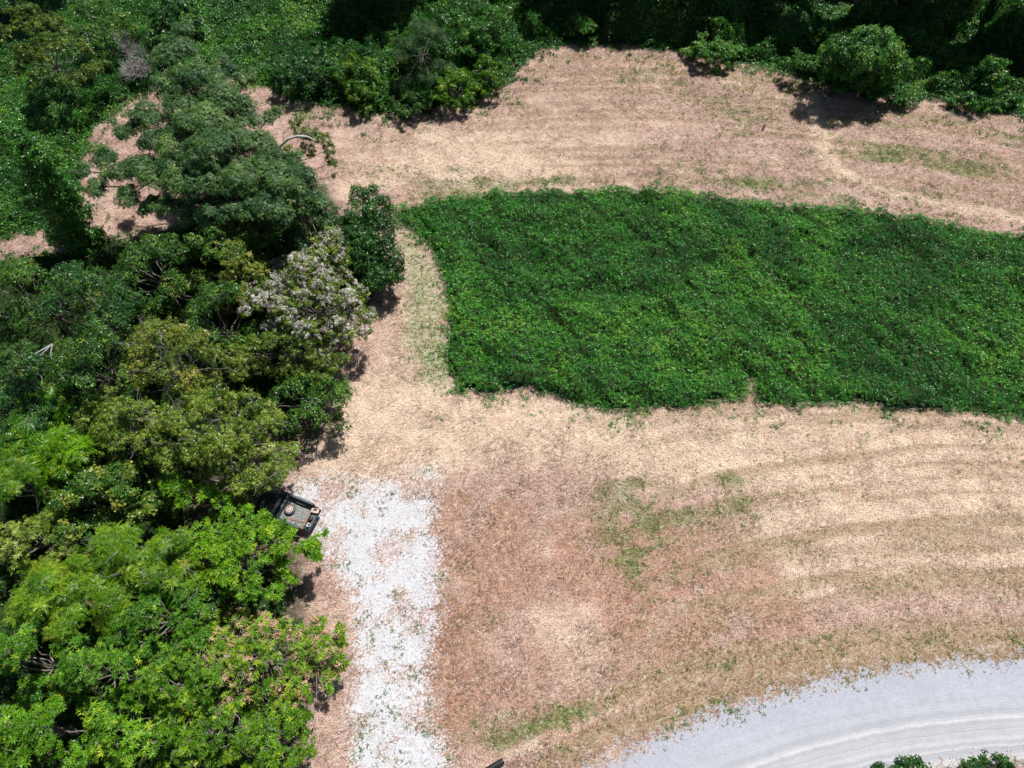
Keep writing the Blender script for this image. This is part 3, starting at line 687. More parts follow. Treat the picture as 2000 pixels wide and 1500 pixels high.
T_ = [
 # name, label, kind, mat, px, py, rx, ry, h, lr, dens, size, extra kwargs
 ('broadleaf_tree', 'dark glossy tree below the small scrap of straw at the left edge', 'broad', 'mid_leaf', 50,560,130,75,9.0,1.1,11,1.0,{}),
 ('broadleaf_tree', 'round dark green tree just right of the vine column foot', 'broad', 'mid_leaf', 290,505,115,65,7.5,1.05,11,1.0,{}),
 ('broadleaf_tree', 'blue green tree in the middle of the wood, second from the left edge', 'broad', 'dark_leaf', 175,590,105,70,9.3,1.1,11,1.0,{}),
 ('broadleaf_tree', 'dark tree left of the yellowing one, with a dead forked branch on it', 'broad', 'mid_leaf', 165,690,110,75,8.8,1.1,11,1.0,{}),
 ('broadleaf_tree', 'dark rounded tree at the left edge above the fern leaved sapling', 'small', 'dark_leaf', 40,745,100,65,8.6,1.1,14,1.0,{}),
 ('broadleaf_tree', 'yellow tipped green tree directly below the airy tree', 'broad', 'mid_leaf', 430,480,95,60,7.6,.95,11,1.0,{'tint0':.55}),
 ('yellow_shrub', 'small bright yellow green sapling left of the pale leaved tree', 'small', 'gold_leaf', 465,525,50,45,8.0,.7,16,1.0,{'tint0':.6}),
 ('broadleaf_tree', 'dark green tree filling between the airy tree and the vine bush', 'broad', 'dark_leaf', 610,435,95,60,5.5,.95,12,1.0,{}),
 ('broadleaf_tree', 'green tree between the yellowing tree and the pale leaved one', 'broad', 'mid_leaf', 425,600,80,60,7.8,.95,11,1.0,{}),
 ('yellowing_tree', 'golden olive tree with yellowing leaf tips in the middle of the wood', 'small', 'gold_leaf', 325,680,115,85,8.6,.95,16,1.0,{'tint0':.55,'bare':24}),
 ('broadleaf_tree', 'green tree just under the pale leaved tree with black gaps beneath', 'small', 'olive_leaf', 560,675,110,60,5.4,.9,14,1.0,{'tint0':.3}),
 ('broadleaf_tree', 'green tree reaching to the straw path where the crop edge begins', 'broad', 'mid_leaf', 600,765,95,60,4.6,.9,12,1.0,{'tint0':.5}),
 ('olive_tree', 'large pale olive tree with bare grey twigs, above the pickup', 'small', 'olive_leaf', 405,830,165,95,8.0,1.0,16,1.05,{'tint0':.55,'bare':50}),
 ('olive_tree', 'olive tree overhanging the cab of the pickup', 'small', 'olive_leaf', 462,906,98,56,5.2,.8,16,1.0,{'tint0':.5,'bare':12}),
 ('olive_tree', 'small olive tree left of the large pale olive one', 'small', 'olive_leaf', 225,815,90,70,7.2,.9,14,1.0,{'tint0':.42}),
 ('sumac', 'sapling with long fern like fronds at the left edge', 'sumac', 'fern_leaf', 65,835,75,60,6.8,.9,2.2,1.0,{'tint0':.5}),
 ('sumac', 'sapling with starry bright yellow green fronds below the fern leaved one', 'sumac', 'bright_leaf', 120,885,55,35,6.6,.7,2.6,.8,{'tint0':.5}),
 ('flecked_shrub', 'round leaved shrub flecked with yellow leaves', 'round', 'mid_leaf', 185,965,115,65,6.6,.9,13,1.0,{'extra':[('yellow_leaves','round','gold_leaf',None,.5,1.1,.2)],'tint0':.5}),
 ('compound_leaf_tree', 'deep green tree at the left edge beside the flecked shrub', 'frond', 'grass_leaf', 20,935,80,60,6.8,.9,4.5,.8,{'tint0':.4}),
 ('compound_leaf_tree', 'tree with brightest green sprays spreading in front of the pickup', 'rosette', 'bright_leaf', 432,1078,142,78,4.4,.8,5.2,.95,{'tint0':.48}),
 ('compound_leaf_tree', 'pale olive sprayed tree at the left edge below the flecked shrub', 'rosette', 'olive_leaf', 60,1050,105,65,6.2,.9,5,.85,{'tint0':.5}),
 ('compound_leaf_tree', 'green tree with hanging feathery sprays left of the brightest tree', 'frond', 'grass_leaf', 255,1085,115,70,6.0,.9,5.5,.8,{'tint0':.5,'bare':20}),
 ('compound_leaf_tree', 'green tree with pale tipped fans of leaves, second row from the left edge', 'frond', 'grass_leaf', 110,1165,120,65,6.8,.95,5.2,.85,{'tint0':.6}),
 ('compound_leaf_tree', 'darker sprayed tree between the fan leaved and the orange speckled tree', 'rosette', 'fern_leaf', 300,1215,110,75,5.6,.85,5.5,.85,{'tint0':.45}),
 ('orange_speckled_tree', 'tree speckled all over with orange seed clusters beside the gravel', 'rosette', 'grass_leaf', 490,1290,170,125,4.0,.8,4.6,.9,{'tint0':.62,'bare':30,'extra':[('seed_clusters','broad','orange_seed',None,3.0,.55,.05)]}),
 ('compound_leaf_tree', 'bluish green sprayed tree at the left edge, lower part of the wood', 'rosette', 'fern_leaf', 45,1285,100,75,6.8,.95,5.2,.95,{'tint0':.42}),
 ('compound_leaf_tree', 'green sprayed tree inside the lower wood left of the orange speckled one', 'rosette', 'fern_leaf', 190,1310,110,75,6.4,.9,5.5,.85,{'tint0':.5}),
 ('compound_leaf_tree', 'lime green sprayed tree at the bottom left corner', 'rosette', 'bright_leaf', 40,1425,105,85,6.4,.95,5,1.0,{'tint0':.38}),
 ('compound_leaf_tree', 'lime green tree at the bottom edge, second from the left corner', 'rosette', 'bright_leaf', 235,1425,105,75,5.6,.9,5.2,1.0,{'tint0':.45}),
 ('compound_leaf_tree', 'mid green tree at the bottom edge below the orange speckled one', 'rosette', 'grass_leaf', 395,1425,95,80,5.2,.85,5.2,.9,{'tint0':.42,'bare':14}),
 ('compound_leaf_tree', 'small green tree at the bottom edge nearest the gravel', 'rosette', 'grass_leaf', 530,1440,75,68,3.6,.75,5.8,.85,{'tint0':.45}),
 ('compound_leaf_tree', 'green tree wedged above the bottom row and left of the orange speckled one', 'rosette', 'grass_leaf', 330,1335,85,60,5.8,.85,5.5,.85,{'tint0':.4}),
]
for (nm, lab, kd, mt, px, py, rx, ry, h, lr, dn, sz, kw) in T_:
    if kd == 'rosette': dn *= 2.7; sz *= .56
    if kd == 'frond': dn *= 1.3; sz *= .85
    if kd in ('broad', 'small', 'round'): dn *= 1.45; sz *= .88
    cat = 'shrub' if 'shrub' in nm or nm == 'sumac' else 'tree'
    tree(nm, lab, cat, kd, mt, px, py, rx, ry, h, lr, dens=dn, size=sz, group=G, **kw)
# arms of the brightest tree reaching over and round the pickup
lb = pix_lobes([(335,950,4.4,.6,.5),(365,965,4.4,.6,.5),(400,955,4.3,.5,.5),(430,975,4.2,.45,.5),(455,1000,4.0,.45,.5),(485,1005,3.9,.35,.5),(490,1030,4.0,.5,.5),(520,1045,3.6,.5,.5),(550,1062,3.4,.4,.5),(520,1012,3.6,.42,.5),(542,1028,3.5,.40,.5),(566,1045,3.4,.36,.5),(590,1068,3.4,.4,.5),(620,1055,3.2,.35,.5),(610,1085,3.2,.35,.5),(635,1040,3.1,.2,.5),(480,1050,4.2,.7,.5)])
build_tree('compound_leaf_tree', 'slender tree whose thin leafy arms reach past the pickup tailgate onto the gravel', 'tree', 'rosette', 'bright_leaf', lb, P(470, 1040, 0), P(475, 1030, 2.4), dens=10, size=.62, tr=.10, group=G, twigs=3, tint0=.5)
# dead forked branch lying on a crown
v, f = join([tube([P(70,690,9.6), P(85,682,9.7), P(103,672,9.8)], [.03,.045,.055], 5), tube([P(78,695,9.5), P(90,684,9.7), P(100,674,9.8)], [.02,.035,.04], 5), tube([P(100,700,9.4), P(99,688,9.6), P(103,672,9.8)], [.02,.035,.05], 5)])
bp = v.mean(0); o = link('dead_branch', raw_mesh('dead_branch', v - bp, f, smooth=True), M['pale_bark']); o.location = Vector(bp.tolist()); tag(o, 'bare white forked branch caught on a dark crown near the left edge', 'branch')

# ------------------------------------------------------------------ trees and shrubs of the far wood edge
G2 = 'shrubs and trees along the far wood edge'
T2 = [
 ('olive_tree', 'olive green tree in the top left corner', 'small', 'olive_leaf', 75,75,85,55,7.5,1.1,14,1.1,{'tint0':.2}),
 ('broadleaf_tree', 'dark leafy tree at the top edge right of the corner tree', 'broad', 'mid_leaf', 190,40,50,38,4.5,.9,11,1.0,{}),
 ('vine_bush', 'round vine covered bush at the top edge, left of the airy tree top', 'round', 'vine_leaf', 325,25,45,32,4.2,.8,13,1.1,{'tint0':.55}),
 ('feathery_tree', 'grey green feathery tree rising from the shrubs at the top edge', 'needle', 'locust_leaf', 825,62,50,62,6.0,.95,14,1.1,{'tint0':.35,'dome':.7}),
 ('bright_shrub', 'bright green shrub left of the feathery tree foot', 'small', 'grass_leaf', 700,140,52,42,2.8,.7,17,1.1,{'tint0':.25}),
 ('bright_shrub', 'bright green shrub right of the feathery tree foot', 'small', 'grass_leaf', 885,160,40,38,2.6,.7,17,1.1,{'tint0':.3}),
 ('bright_shrub', 'bright green shrub, farther right of the two by the feathery tree', 'small', 'grass_leaf', 950,135,35,32,2.4,.65,17,1.1,{'tint0':.2}),
 ('green_shrub', 'dark low shrub at the straw edge under the feathery tree', 'small', 'mid_leaf', 800,195,38,20,1.9,.55,16,1.1,{'tint0':.3}),
 ('green_shrub', 'dark shrub in the shade left of the bright shrub', 'broad', 'vine_leaf', 590,130,60,35,2.8,.8,12,1.1,{}),
 ('green_shrub', 'leafy bush beside the feathery tree top', 'broad', 'cover_leaf', 930,50,50,40,3.4,.8,12,1.1,{}),
 ('green_shrub', 'small bush in the sun at the top edge, left of the dark gap', 'broad', 'cover_leaf', 1135,38,28,20,2.0,.55,16,1.1,{'tint0':.5}),
 ('green_shrub', 'pale green rounded bush at the top of the straw slope', 'small', 'cover_leaf', 1395,90,50,24,2.0,.65,17,1.1,{'tint0':.62}),
 ('green_shrub', 'lone sunlit bush near the right edge in the shade of the wood', 'broad', 'cover_leaf', 1948,135,26,20,3.2,.6,14,1.1,{'tint0':.5}),
 ('green_shrub', 'low grassy bush at the straw edge right of the vine draped tree', 'small', 'cover_leaf', 1745,178,50,14,1.5,.5,17,1.1,{'tint0':.45}),
 ('green_shrub', 'low grassy bush at the straw edge by the right frame', 'small', 'cover_leaf', 1925,192,75,14,1.2,.5,17,1.1,{'tint0':.4}),
]
for (nm, lab, kd, mt, px, py, rx, ry, h, lr, dn, sz, kw) in T2:
    cat = 'shrub' if ('shrub' in nm or 'bush' in nm) else 'tree'
    M.setdefault('x', None)
    tree(nm, lab, cat, kd, mt, px, py, rx, ry, h, lr, dens=dn, size=sz, group=G2, tr=.1, **kw)
lb = pix_lobes([(1690,55,7,1.1,.8),(1720,60,6.6,1.2,.8),(1745,85,6,1.1,.9),(1755,115,5,1.0,1.0),(1740,140,3.8,.9,1.1),(1715,165,2.4,.7,1.2),(1655,75,6.6,1.1,.8),(1630,80,6,.9,.8),(1690,95,6.2,1.2,.8),(1665,115,4.8,1.0,1.0),
    (1640,125,4,1.0,1.0),(1690,135,3.5,1.1,1.0),(1625,150,2.2,1.0,1.0),(1660,160,2,1.0,1.0),(1640,165,1.0,1.0,1.0),(1670,172,1.0,1.0,1.0),(1700,172,1.0,.9,1.0),(1610,120,3.4,1.0,1.0),(1715,110,4.6,1.2,1.0),(1665,130,3.2,1.2,1.1)])
lb = [((c[0] + 1.0, c[1] + 1.2, c[2] * .72), r * 1.12, z * 1.15) for c, r, z in lb]
build_tree('vine_draped_tree', 'tree hung with vines leaning over the straw, casting a dark pool of shadow', 'tree', 'vine', 'cover_leaf', lb, P(1675, 165, 0), P(1685, 130, 3.6), dens=26, size=1.05, tr=.2, lo=-.6)
lb = pix_lobes([(1560,120,2,.8,.8),(1590,125,2,.8,.8),(1615,112,2.4,.8,.8),(1540,130,1.2,.7,.8)])
build_tree('green_shrub', 'grassy bush on the left of the vine draped tree', 'shrub', 'small', 'cover_leaf', lb, P(1580, 135, 0), P(1580, 130, .8), dens=15, size=1.1, tr=.06, group=G2, lo=-.4)
# dead brush in the vines
lb = pix_lobes([(238,78,1.3,.7,.3),(252,95,1.4,.8,.3),(268,112,1.5,.8,.3),(284,126,1.6,.6,.3)])
for lbb, lab in ((lb, 'long grey heap of dead brush among the vines above the clearing'), (pix_lobes([(272,142,1.2,.7,.3),(256,138,1.2,.6,.3)]), 'small grey heap of dead brush just below the long one')):
    v, f = bare_twigs(lbb, 120, .6, .018); bp = np.array([v[:, 0].mean(), v[:, 1].mean(), 0])
    o = link('brush_heap', raw_mesh('brush_heap', v - bp, f), M['twig']); o.location = Vector(bp.tolist()); tag(o, lab, 'dead brush')
# tall trees behind, whose canopies shade the far edge
G3 = 'tall trees standing behind the far wood edge'
k = 0
tall = [(-43,66,16),(-44,80,15),(-33,78,14),(-20,72,14),(-10,67,15),(-4,76,16),(3,77,13),(9,68.5,16),(15,67.5,16),(21,67.5,16),(27,67.5,17),(33,63,17),(39,65,18),(45,62,17),(51,61,17),(57,59,17),(-54,60,12),
        (-14,75,17),(4,76,17),(20,76,18),(36,75,18),(50,72,18)]
where = ['behind the top left corner', 'behind the dead brush heaps', 'behind the airy tree', 'behind the shaded shrub', 'left behind the feathery tree', 'right behind the feathery tree', 'behind the leafy bush', 'behind the sunlit top bush', 'left behind the dark gap', 'right behind the dark gap',
         'behind the pale rounded bush', 'left behind the vine draped tree', 'right behind the vine draped tree', 'left behind the lone sunlit bush', 'right behind the lone sunlit bush', 'beyond the right frame', 'beyond the left frame',
         'deep in the wood, left', 'deep in the wood, centre left', 'deep in the wood, centre', 'deep in the wood, centre right', 'deep in the wood, right']
for (tx, ty, th), wh in zip(tall, where):
    lobes = []
    for q in range(26):
        a = rng.uniform(0, 6.28); rr = math.sqrt(rng.random()) * 4.3
        r = rng.uniform(1.1, 1.8); lobes.append(((tx + math.cos(a) * rr, ty + math.sin(a) * rr * .9, th - 1.3 - (rr / 4.3) ** 2 * th * .32 + rng.normal(0, .7)), r, r * .75))
    build_tree('tall_tree', 'tall dark forest tree ' + wh, 'tree', 'broad', 'vine_leaf', lobes, (tx, ty), (tx, ty, th * .5), dens=8, size=1.7, tr=.3, group=G3, twigs=2)
# bottom right verge
G4 = 'bushes on the near side of the gravel road'
for (px, py, rx, ry, h, lab) in [(1795,1498,22,12,1.1,'small dark bush on the near road verge, taller of the two loose ones'),(1745,1506,20,10,.9,'small sparse bush on the near road verge, leftmost'),
                                 (1935,1497,62,18,1.6,'dense dark green hedge cutting the bottom right corner')]:
    tree('green_shrub' if h < 1.5 else 'hedge', lab, 'shrub' if h < 1.5 else 'hedge', 'round', 'vine_leaf', px, py, rx, ry, h, .5, dens=17, size=.8, tr=.04, group=G4, tint0=.5, lo=-.6)

# ------------------------------------------------------------------ pickup truck
M['paint'] = mat_plain('black_paint', (.012,.018,.022), (.02,.028,.032), .28, 0, .6, 8)
M['rail'] = mat_plain('blue_grey_paint', (.10,.125,.15), (.06,.08,.10), .4, 0, .5, 9)  # blue-grey, lighter than the black body paint
M['glass'] = mat_plain('dark_window_glass', (.004,.03,.034), (.004,.02,.024), .06, 0, .8, 3)  # teal of the window reflections is put into the base colour
M['bedmetal'] = mat_plain('scuffed_bed_metal', (.30,.30,.28), (.12,.12,.12), .55, .2, .4, 7)
M['rubber'] = mat_plain('dusty_rubber', (.13,.13,.125), (.07,.07,.07), .85, 0, .2, 20)
M['tyre'] = mat_plain('black_rubber', (.025,.025,.025), (.015,.015,.015), .8, 0, .2, 20)
M['rim'] = mat_plain('dirty_alloy', (.62,.48,.43), (.42,.31,.27), .5, .3, .5, 14)
M['chrome'] = mat_plain('dull_chrome', (.5,.5,.5), (.35,.35,.35), .25, .9, .5, 6)
M['red'] = mat_plain('red_plastic', (.45,.03,.02), (.3,.02,.015), .3)
M['white'] = mat_plain('white_plastic', (.75,.75,.76), (.62,.62,.63), .4)
M['lamp'] = mat_plain('clear_lamp_glass', (.6,.6,.6), (.5,.5,.5), .1)
M['card'] = mat_plain('pinkish_cardboard', (.62,.47,.40), (.48,.35,.29), .8)
M['wood'] = mat_plain('weathered_plank', (.30,.20,.14), (.18,.12,.09), .8, 0, .2, 10)
M['black'] = mat_plain('black_plastic', (.018,.018,.02), (.012,.012,.013), .45)
def bm_obj(name, bm, mat, parent=None, bev=0, smooth=False):
    if bev: bmesh.ops.bevel(bm, geom=bm.edges[:], offset=bev, segments=2, affect='EDGES', clamp_overlap=True)
    bmesh.ops.recalc_face_normals(bm, faces=bm.faces[:])
    me = bpy.data.meshes.new(name); bm.to_mesh(me); bm.free()
    if smooth:
        for p in me.polygons: p.use_smooth = True
    o = bpy.data.objects.new(name, me); COL.objects.link(o); me.materials.append(mat)
    if parent is not None: o.parent = parent
    return o
def box(bm, x0, x1, y0, y1, z0, z1):
    vs = [bm.verts.new((x, y, z)) for x in (x0, x1) for y in (y0, y1) for z in (z0, z1)]
    for f in ((0,1,3,2),(4,6,7,5),(0,4,5,1),(2,3,7,6),(0,2,6,4),(1,5,7,3)): bm.faces.new([vs[i] for i in f])
def prism(bm, prof, y0, y1):
    a = [bm.verts.new((x, y0, z)) for x, z in prof]; b = [bm.verts.new((x, y1, z)) for x, z in prof]
    bm.faces.new(a); bm.faces.new(b[::-1]); n = len(prof)
    for i in range(n): bm.faces.new((a[i], b[i], b[(i + 1) % n], a[(i + 1) % n]))
def lathe(bm, prof, k=28, ax='y'):
    rings = []
    for r, t in prof:
        rings.append([bm.verts.new((r * math.cos(j / k * 6.28318), t, r * math.sin(j / k * 6.28318)) if ax == 'y' else (r * math.cos(j / k * 6.28318), r * math.sin(j / k * 6.28318), t)) for j in range(k)])
    for a, b in zip(rings, rings[1:]):
        for j in range(k): bm.faces.new((a[j], a[(j + 1) % k], b[(j + 1) % k], b[j]))
    bm.faces.new(rings[0]); bm.faces.new(rings[-1][::-1])
def arch(cx, r, z0, n=8):
    return [(cx + r * math.cos(math.pi * i / n), z0 + r * math.sin(math.pi * i / n)) for i in range(n + 1)]
HD = math.atan2(*( (P(553,960,.95) - P(628,993,.7))[[1, 0]] ))
cr = (P(628,993,.68) + P(604,1041,.68)) / 2                      # middle of the open tailgate's end
fwd = np.array([math.cos(HD), math.sin(HD)])
oc = cr[:2] + fwd * 2.72
tz = float(gz(oc[0], oc[1]))
TR = empty('pickup_truck', (oc[0], oc[1], tz), HD); tag(TR, 'black pickup with its tailgate down, half hidden under the trees by the gravel', 'pickup truck')
W = .86
bm = bmesh.new()
prism(bm, [(2.42,.42),(2.44,.62),(2.40,.84),(2.2,.95),(1.2,1.04),(-.36,1.04),(-.36,.42)] + arch(1.55, .42, .42)[::-1], -W, W); bm_obj('body', bm, M['paint'], TR, .03)
bm = bmesh.new()
b0 = [(1.22, .78, 1.035), (-.34, .80, 1.035)]; t0 = [(.58, .62, 1.52), (-.22, .66, 1.52)]
vb = [bm.verts.new(p) for p in [(1.22,-.78,1.035),(1.22,.78,1.035),(-.34,.80,1.035),(-.34,-.80,1.035)]]; vt = [bm.verts.new(p) for p in [(.58,-.62,1.52),(.58,.62,1.52),(-.22,.66,1.52),(-.22,-.66,1.52)]]
bm.faces.new(vb[::-1]); bm.faces.new(vt)
for i in range(4): bm.faces.new((vb[i], vb[(i + 1) % 4], vt[(i + 1) % 4], vt[i]))
cab = bm_obj('cab', bm, M['paint'], TR, .04)
def pane(name, q, parent, mat, off=.006):
    q = [Vector(p) for p in q]; n = (q[1] - q[0]).cross(q[2] - q[0]).normalized(); c = sum(q, Vector()) / 4
    if n.dot(c - Vector((.4, 0, 1.2))) < 0: n = -n
    bm = bmesh.new(); a = [bm.verts.new(p + n * off) for p in q]; b = [bm.verts.new(p - n * .01) for p in q]
    bm.faces.new(a); bm.faces.new(b[::-1])
    for i in range(4): bm.faces.new((a[i], b[i], b[(i + 1) % 4], a[(i + 1) % 4]))
    return bm_obj(name, bm, mat, parent)
pane('windshield', [(1.13,-.68,1.10),(1.13,.68,1.10),(.66,.57,1.46),(.66,-.57,1.46)], cab, M['glass'])
pane('rear_window', [(-.325,-.62,1.12),(-.325,.62,1.12),(-.24,.54,1.46),(-.24,-.54,1.46)], cab, M['glass'])
for s in (1, -1): pane('side_window', [(1.0,s*.775,1.10),(-.22,s*.782,1.10),(-.14,s*.685,1.46),(.58,s*.655,1.46)], cab, M['glass'], .012)
bm = bmesh.new(); prism(bm, [(2.36,.99-.05),(2.3,.975),(1.3,1.065),(1.3,1.03)], -.66, .66); bm_obj('hood', bm, M['paint'], TR, .008)
for s in (1, -1):
    prof = [(-.42,.42),(-.42,1.05),(-2.2,1.05),(-2.2,.42)] + arch(-1.35, .42, .42)[::1]
    bm = bmesh.new(); y0, y1 = sorted((s * W, s * (W - .10))); prism(bm, [(-.42,.42),(-.42,1.04),(-2.2,1.04),(-2.2,.42)] + arch(-1.35, .40, .42)[::-1], y0, y1)
    sp = bm_obj('bed_side', bm, M['paint'], TR, .012)
    bm = bmesh.new(); y0, y1 = sorted((s * (W + .004), s * (W - .13))); box(bm, -2.2, -.42, y0, y1, 1.043, 1.075); bm_obj('rail', bm, M['rail'], sp, .01)
    bm = bmesh.new(); y0, y1 = sorted((s * (W - .102), s * (W - .30))); prism(bm, [(-.95,.602),(-1.05,.80),(-1.65,.80),(-1.75,.602)], y0, y1); bm_obj('wheel_housing', bm, M['bedmetal'], sp, .015)
    bm = bmesh.new(); y0, y1 = sorted((s * (W - .02), s * (W - .10))); box(bm, -2.225, -2.203, y0, y1, .72, .98); bm_obj('tail_light', bm, M['red'], TR, .004)
    bm = bmesh.new(); y0, y1 = sorted((s * .80, s * .58)); box(bm, 2.40, 2.45, y0, y1, .68, .82); bm_obj('headlight', bm, M['lamp'], TR, .008)
    bm = bmesh.new(); y0, y1 = sorted((s * .87, s * 1.03)); box(bm, .86, .96, y0, y1, 1.06, 1.22); bm_obj('side_mirror', bm, M['black'], TR, .02)
bm = bmesh.new(); box(bm, -2.2, -.52, -.755, .755, .55, .60)
bf = bm_obj('bed_floor', bm, M['bedmetal'], TR)
bm = bmesh.new()
for i in range(9): box(bm, -2.18, -.54, -.70 + i * .165, -.66 + i * .165, .601, .615)
bm_obj('floor_ribs', bm, M['bedmetal'], bf, .004)
bm = bmesh.new(); box(bm, -.52, -.42, -.755, .755, .45, 1.045); bm_obj('bed_front', bm, M['rail'], TR, .012)
bm = bmesh.new(); box(bm, -2.70, -2.215, -.75, .75, .595, .655)
tg = bm_obj('tailgate', bm, M['paint'], TR, .012)
bm = bmesh.new(); box(bm, -2.62, -2.30, -.62, .62, .657, .663); bm_obj('inner_panel', bm, M['rail'], tg, .002)
bm = bmesh.new(); box(bm, -2.36, -2.23, -.84, .84, .40, .54); bm_obj('rear_bumper', bm, M['black'], TR, .02)
bm = bmesh.new(); box(bm, 2.43, 2.55, -.84, .84, .42, .58); bm_obj('front_bumper', bm, M['chrome'], TR, .02)
bm = bmesh.new(); box(bm, 2.425, 2.462, -.55, .55, .66, .80); bm_obj('grille', bm, M['black'], TR, .006)
def wheel(parent, loc, top=False, mats=('tyre', 'rim'), rr=.34, wd=.22, name='wheel'):
    w_ = empty(name, loc); w_.parent = parent
    if top: w_.rotation_euler = (R(90), 0, 0)
    h = wd / 2
    bm = bmesh.new(); lathe(bm, [(rr*.62,-h*.8),(rr*.80,-h),(rr*.95,-h*.85),(rr,-h*.5),(rr,h*.5),(rr*.95,h*.85),(rr*.80,h),(rr*.62,h*.8)], 32)
    bm_obj('tyre', bm, M[mats[0]], w_, 0, True)
    bm = bmesh.new(); lathe(bm, [(rr*.64,-h*.82),(rr*.60,-h*.86),(rr*.56,-h*.6),(rr*.30,-h*.78),(rr*.12,-h*.9),(rr*.12,h*.9),(rr*.30,h*.78),(rr*.56,h*.6),(rr*.60,h*.86),(rr*.64,h*.82)], 28)
    nf = len(bm.faces)
    for i in range(6):
        a = i / 6 * 6.283
        for s in (1, -1):
            k = 12; c = (rr * .42 * math.cos(a), s * h * .70, rr * .42 * math.sin(a)); ra = rr * .105
            A = [bm.verts.new((c[0] + ra * math.cos(j / k * 6.283), c[1] - s * .01, c[2] + ra * math.sin(j / k * 6.283))) for j in range(k)]
            B = [bm.verts.new((c[0] + ra * math.cos(j / k * 6.283), c[1] + s * .022, c[2] + ra * math.sin(j / k * 6.283))) for j in range(k)]
            bm.faces.new(A); bm.faces.new(B)
            for j in range(k): bm.faces.new((A[j], A[(j + 1) % k], B[(j + 1) % k], B[j]))
    bm.faces.ensure_lookup_table()
    for f_i in range(nf, len(bm.faces)): bm.faces[f_i].material_index = 1
    rim = bm_obj('rim', bm, M[mats[1]], w_, 0, False); rim.data.materials.append(M['black'])  # solid black discs paint the shade inside the rim holes
    return w_
# wheel is a part here, its tyre and rim are sub-parts joined as meshes below it
def wheel_part(parent, loc):
    h = .11; rr = .34
    bm = bmesh.new(); lathe(bm, [(rr*.62,-h*.8),(rr*.80,-h),(rr*.95,-h*.85),(rr,-h*.5),(rr,h*.5),(rr*.95,h*.85),(rr*.80,h),(rr*.62,h*.8)], 32)
    t = bm_obj('wheel', bm, M['tyre'], parent, 0, True); t.location = loc
    bm = bmesh.new(); lathe(bm, [(rr*.60,-h*.86),(rr*.56,-h*.6),(rr*.30,-h*.95),(rr*.12,-h*1.05),(rr*.12,h*1.05),(rr*.30,h*.95),(rr*.56,h*.6),(rr*.60,h*.86)], 28); bm_obj('rim', bm, M['rim'], t)
for wx_ in (1.55, -1.35):
    for s in (1, -1): wheel_part(TR, (wx_, s * .745, .34))
def loc_truck(x, y, z):
    c, s = math.cos(HD), math.sin(HD); return (oc[0] + x * c - y * s, oc[1] + x * s + y * c, tz + z)
# spare wheel lying in the bed
sp = empty('spare_wheel', loc_truck(-.90, -.02, .617)); tag(sp, 'spare wheel with a round holed rim lying flat in the pickup bed', 'wheel')
w_ = wheel(sp, (0, 0, .11), True, ('rubber', 'rim'), .34, .20)
for ch in list(w_.children):
    ch.parent = sp; ch.matrix_parent_inverse = Matrix.Identity(4); ch.location = (0, 0, .11); ch.rotation_euler = (R(90), 0, 0)
bpy.data.objects.remove(w_)
# things on the tailgate and in the bed
bx_ = empty('cardboard_box', loc_truck(-2.42, -.52, .665), HD + .2); tag(bx_, 'small pinkish open box at the corner of the lowered tailgate', 'box')
bm = bmesh.new()
box(bm, -.14, .14, -.14, -.115, 0, .2); box(bm, -.14, .14, .115, .14, 0, .2); box(bm, -.14, -.115, -.113, .113, 0, .2); box(bm, .115, .14, -.113, .113, 0, .2); box(bm, -.113, .113, -.113, .113, .0, .02)
bm_obj('carton', bm, M['card'], bx_)
for q in ((-.14, -.23, -.13, .13), (.14, .24, -.13, .13)):
    bm = bmesh.new()
    v = [bm.verts.new(p) for p in ((q[0], q[2], .2), (q[1], q[2], .17), (q[1], q[3], .17), (q[0], q[3], .2))]; bm.faces.new(v); v2 = [bm.verts.new((p.co.x, p.co.y, p.co.z - .006)) for p in v]; bm.faces.new(v2[::-1])
    bm_obj('flap', bm, M['card'], bx_)
bk = empty('bucket', loc_truck(-2.5, .42, .665)); tag(bk, 'white round tub near the end of the tailgate', 'bucket')
bm = bmesh.new(); lathe(bm, [(.085,0),(.11,.17),(.12,.17),(.12,.18),(.105,.18),(.08,.02)], 20, 'z'); bm_obj('tub', bm, M['white'], bk, 0, True)
bm = bmesh.new(); lathe(bm, [(.06,.10),(.06,.13)], 12, 'z'); bm_obj('inner_disc', bm, M['black'], bk)  # plain black disc set inside the tub
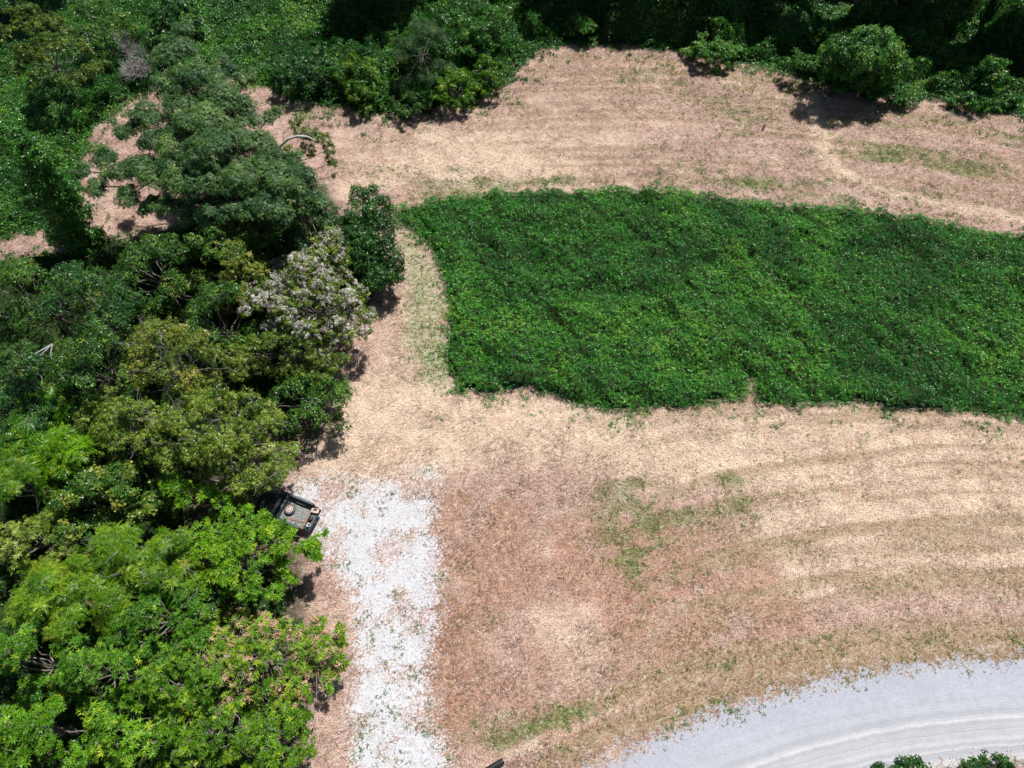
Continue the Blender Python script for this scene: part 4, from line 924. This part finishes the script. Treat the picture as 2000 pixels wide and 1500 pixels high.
o = link('bag', raw_mesh('bag', *(lambda vf: (vf[0], vf[1]))(tube([(-.16,0,.06),(-.1,.02,.09),(0,0,.11),(.1,-.02,.09),(.17,0,.05)], [.03,.09,.11,.10,.03], 9)), smooth=True), M['black']); o.location = loc_truck(-2.42, .05, .665); o.rotation_euler.z = HD + 1.3; tag(o, 'black crumpled bag on the tailgate between the box and the tub', 'bag')
bm = bmesh.new(); box(bm, -.09, .09, -.035, .035, 0, .05); o = bm_obj('red_tool', bm, M['red'], None, .01); o.location = loc_truck(-2.33, .26, .665); o.rotation_euler.z = HD + .6; tag(o, 'small red tool on the tailgate beside the white tub', 'tool')
for (x_, y_, l_, a_, lab) in ((-1.55,.42,1.1,.15,'brown weathered plank lying along the pickup bed'), (-2.16,.1,1.35,1.62,'plank lying across the rear of the pickup bed')):
    bm = bmesh.new(); box(bm, -l_ / 2, l_ / 2, -.05, .05, 0, .035); o = bm_obj('plank', bm, M['wood'], None, .004); o.location = loc_truck(x_, y_, .617); o.rotation_euler.z = HD + a_; tag(o, lab, 'plank', 'planks in the pickup bed')

# ------------------------------------------------------------------ culvert pipe, stump
a = P(983, 1486, .16); b = P(905, 1532, .12); n_ = 60
pts = [a + (b - a) * i / n_ for i in range(n_ + 1)]
rad = [.155 + (.008 if i % 2 else -.004) for i in range(n_ + 1)]
v, f = tube(pts, rad, 24); v2, f2 = tube(pts[::-1], [.135] * (n_ + 1), 24)
k = 24
cap = np.array([(j, (j + 1) % k, len(v) + (n_) * k + 0, 0) for j in range(0)]).reshape(-1, 4).astype(int)
v, f = join([(v, f), (v2, f2)])
o = link('drain_pipe', raw_mesh('drain_pipe', v - a, f, smooth=True), M['black']); o.location = Vector(a.tolist()); tag(o, 'black ribbed drain pipe lying in the grass at the bottom edge', 'pipe')
s = P(1490, 252, 0); sz_ = float(gz(s[0], s[1]))
v, f = tube([(0,0,-.05),(.01,0,.2),(.02,.01,.45),(.02,.01,.5)], [.09,.075,.07,.02], 8); o = link('stump', raw_mesh('stump', v, f, smooth=True), M['bark']); o.location = (s[0], s[1], sz_); tag(o, 'thin dark stump standing alone in the far mown field', 'stump')
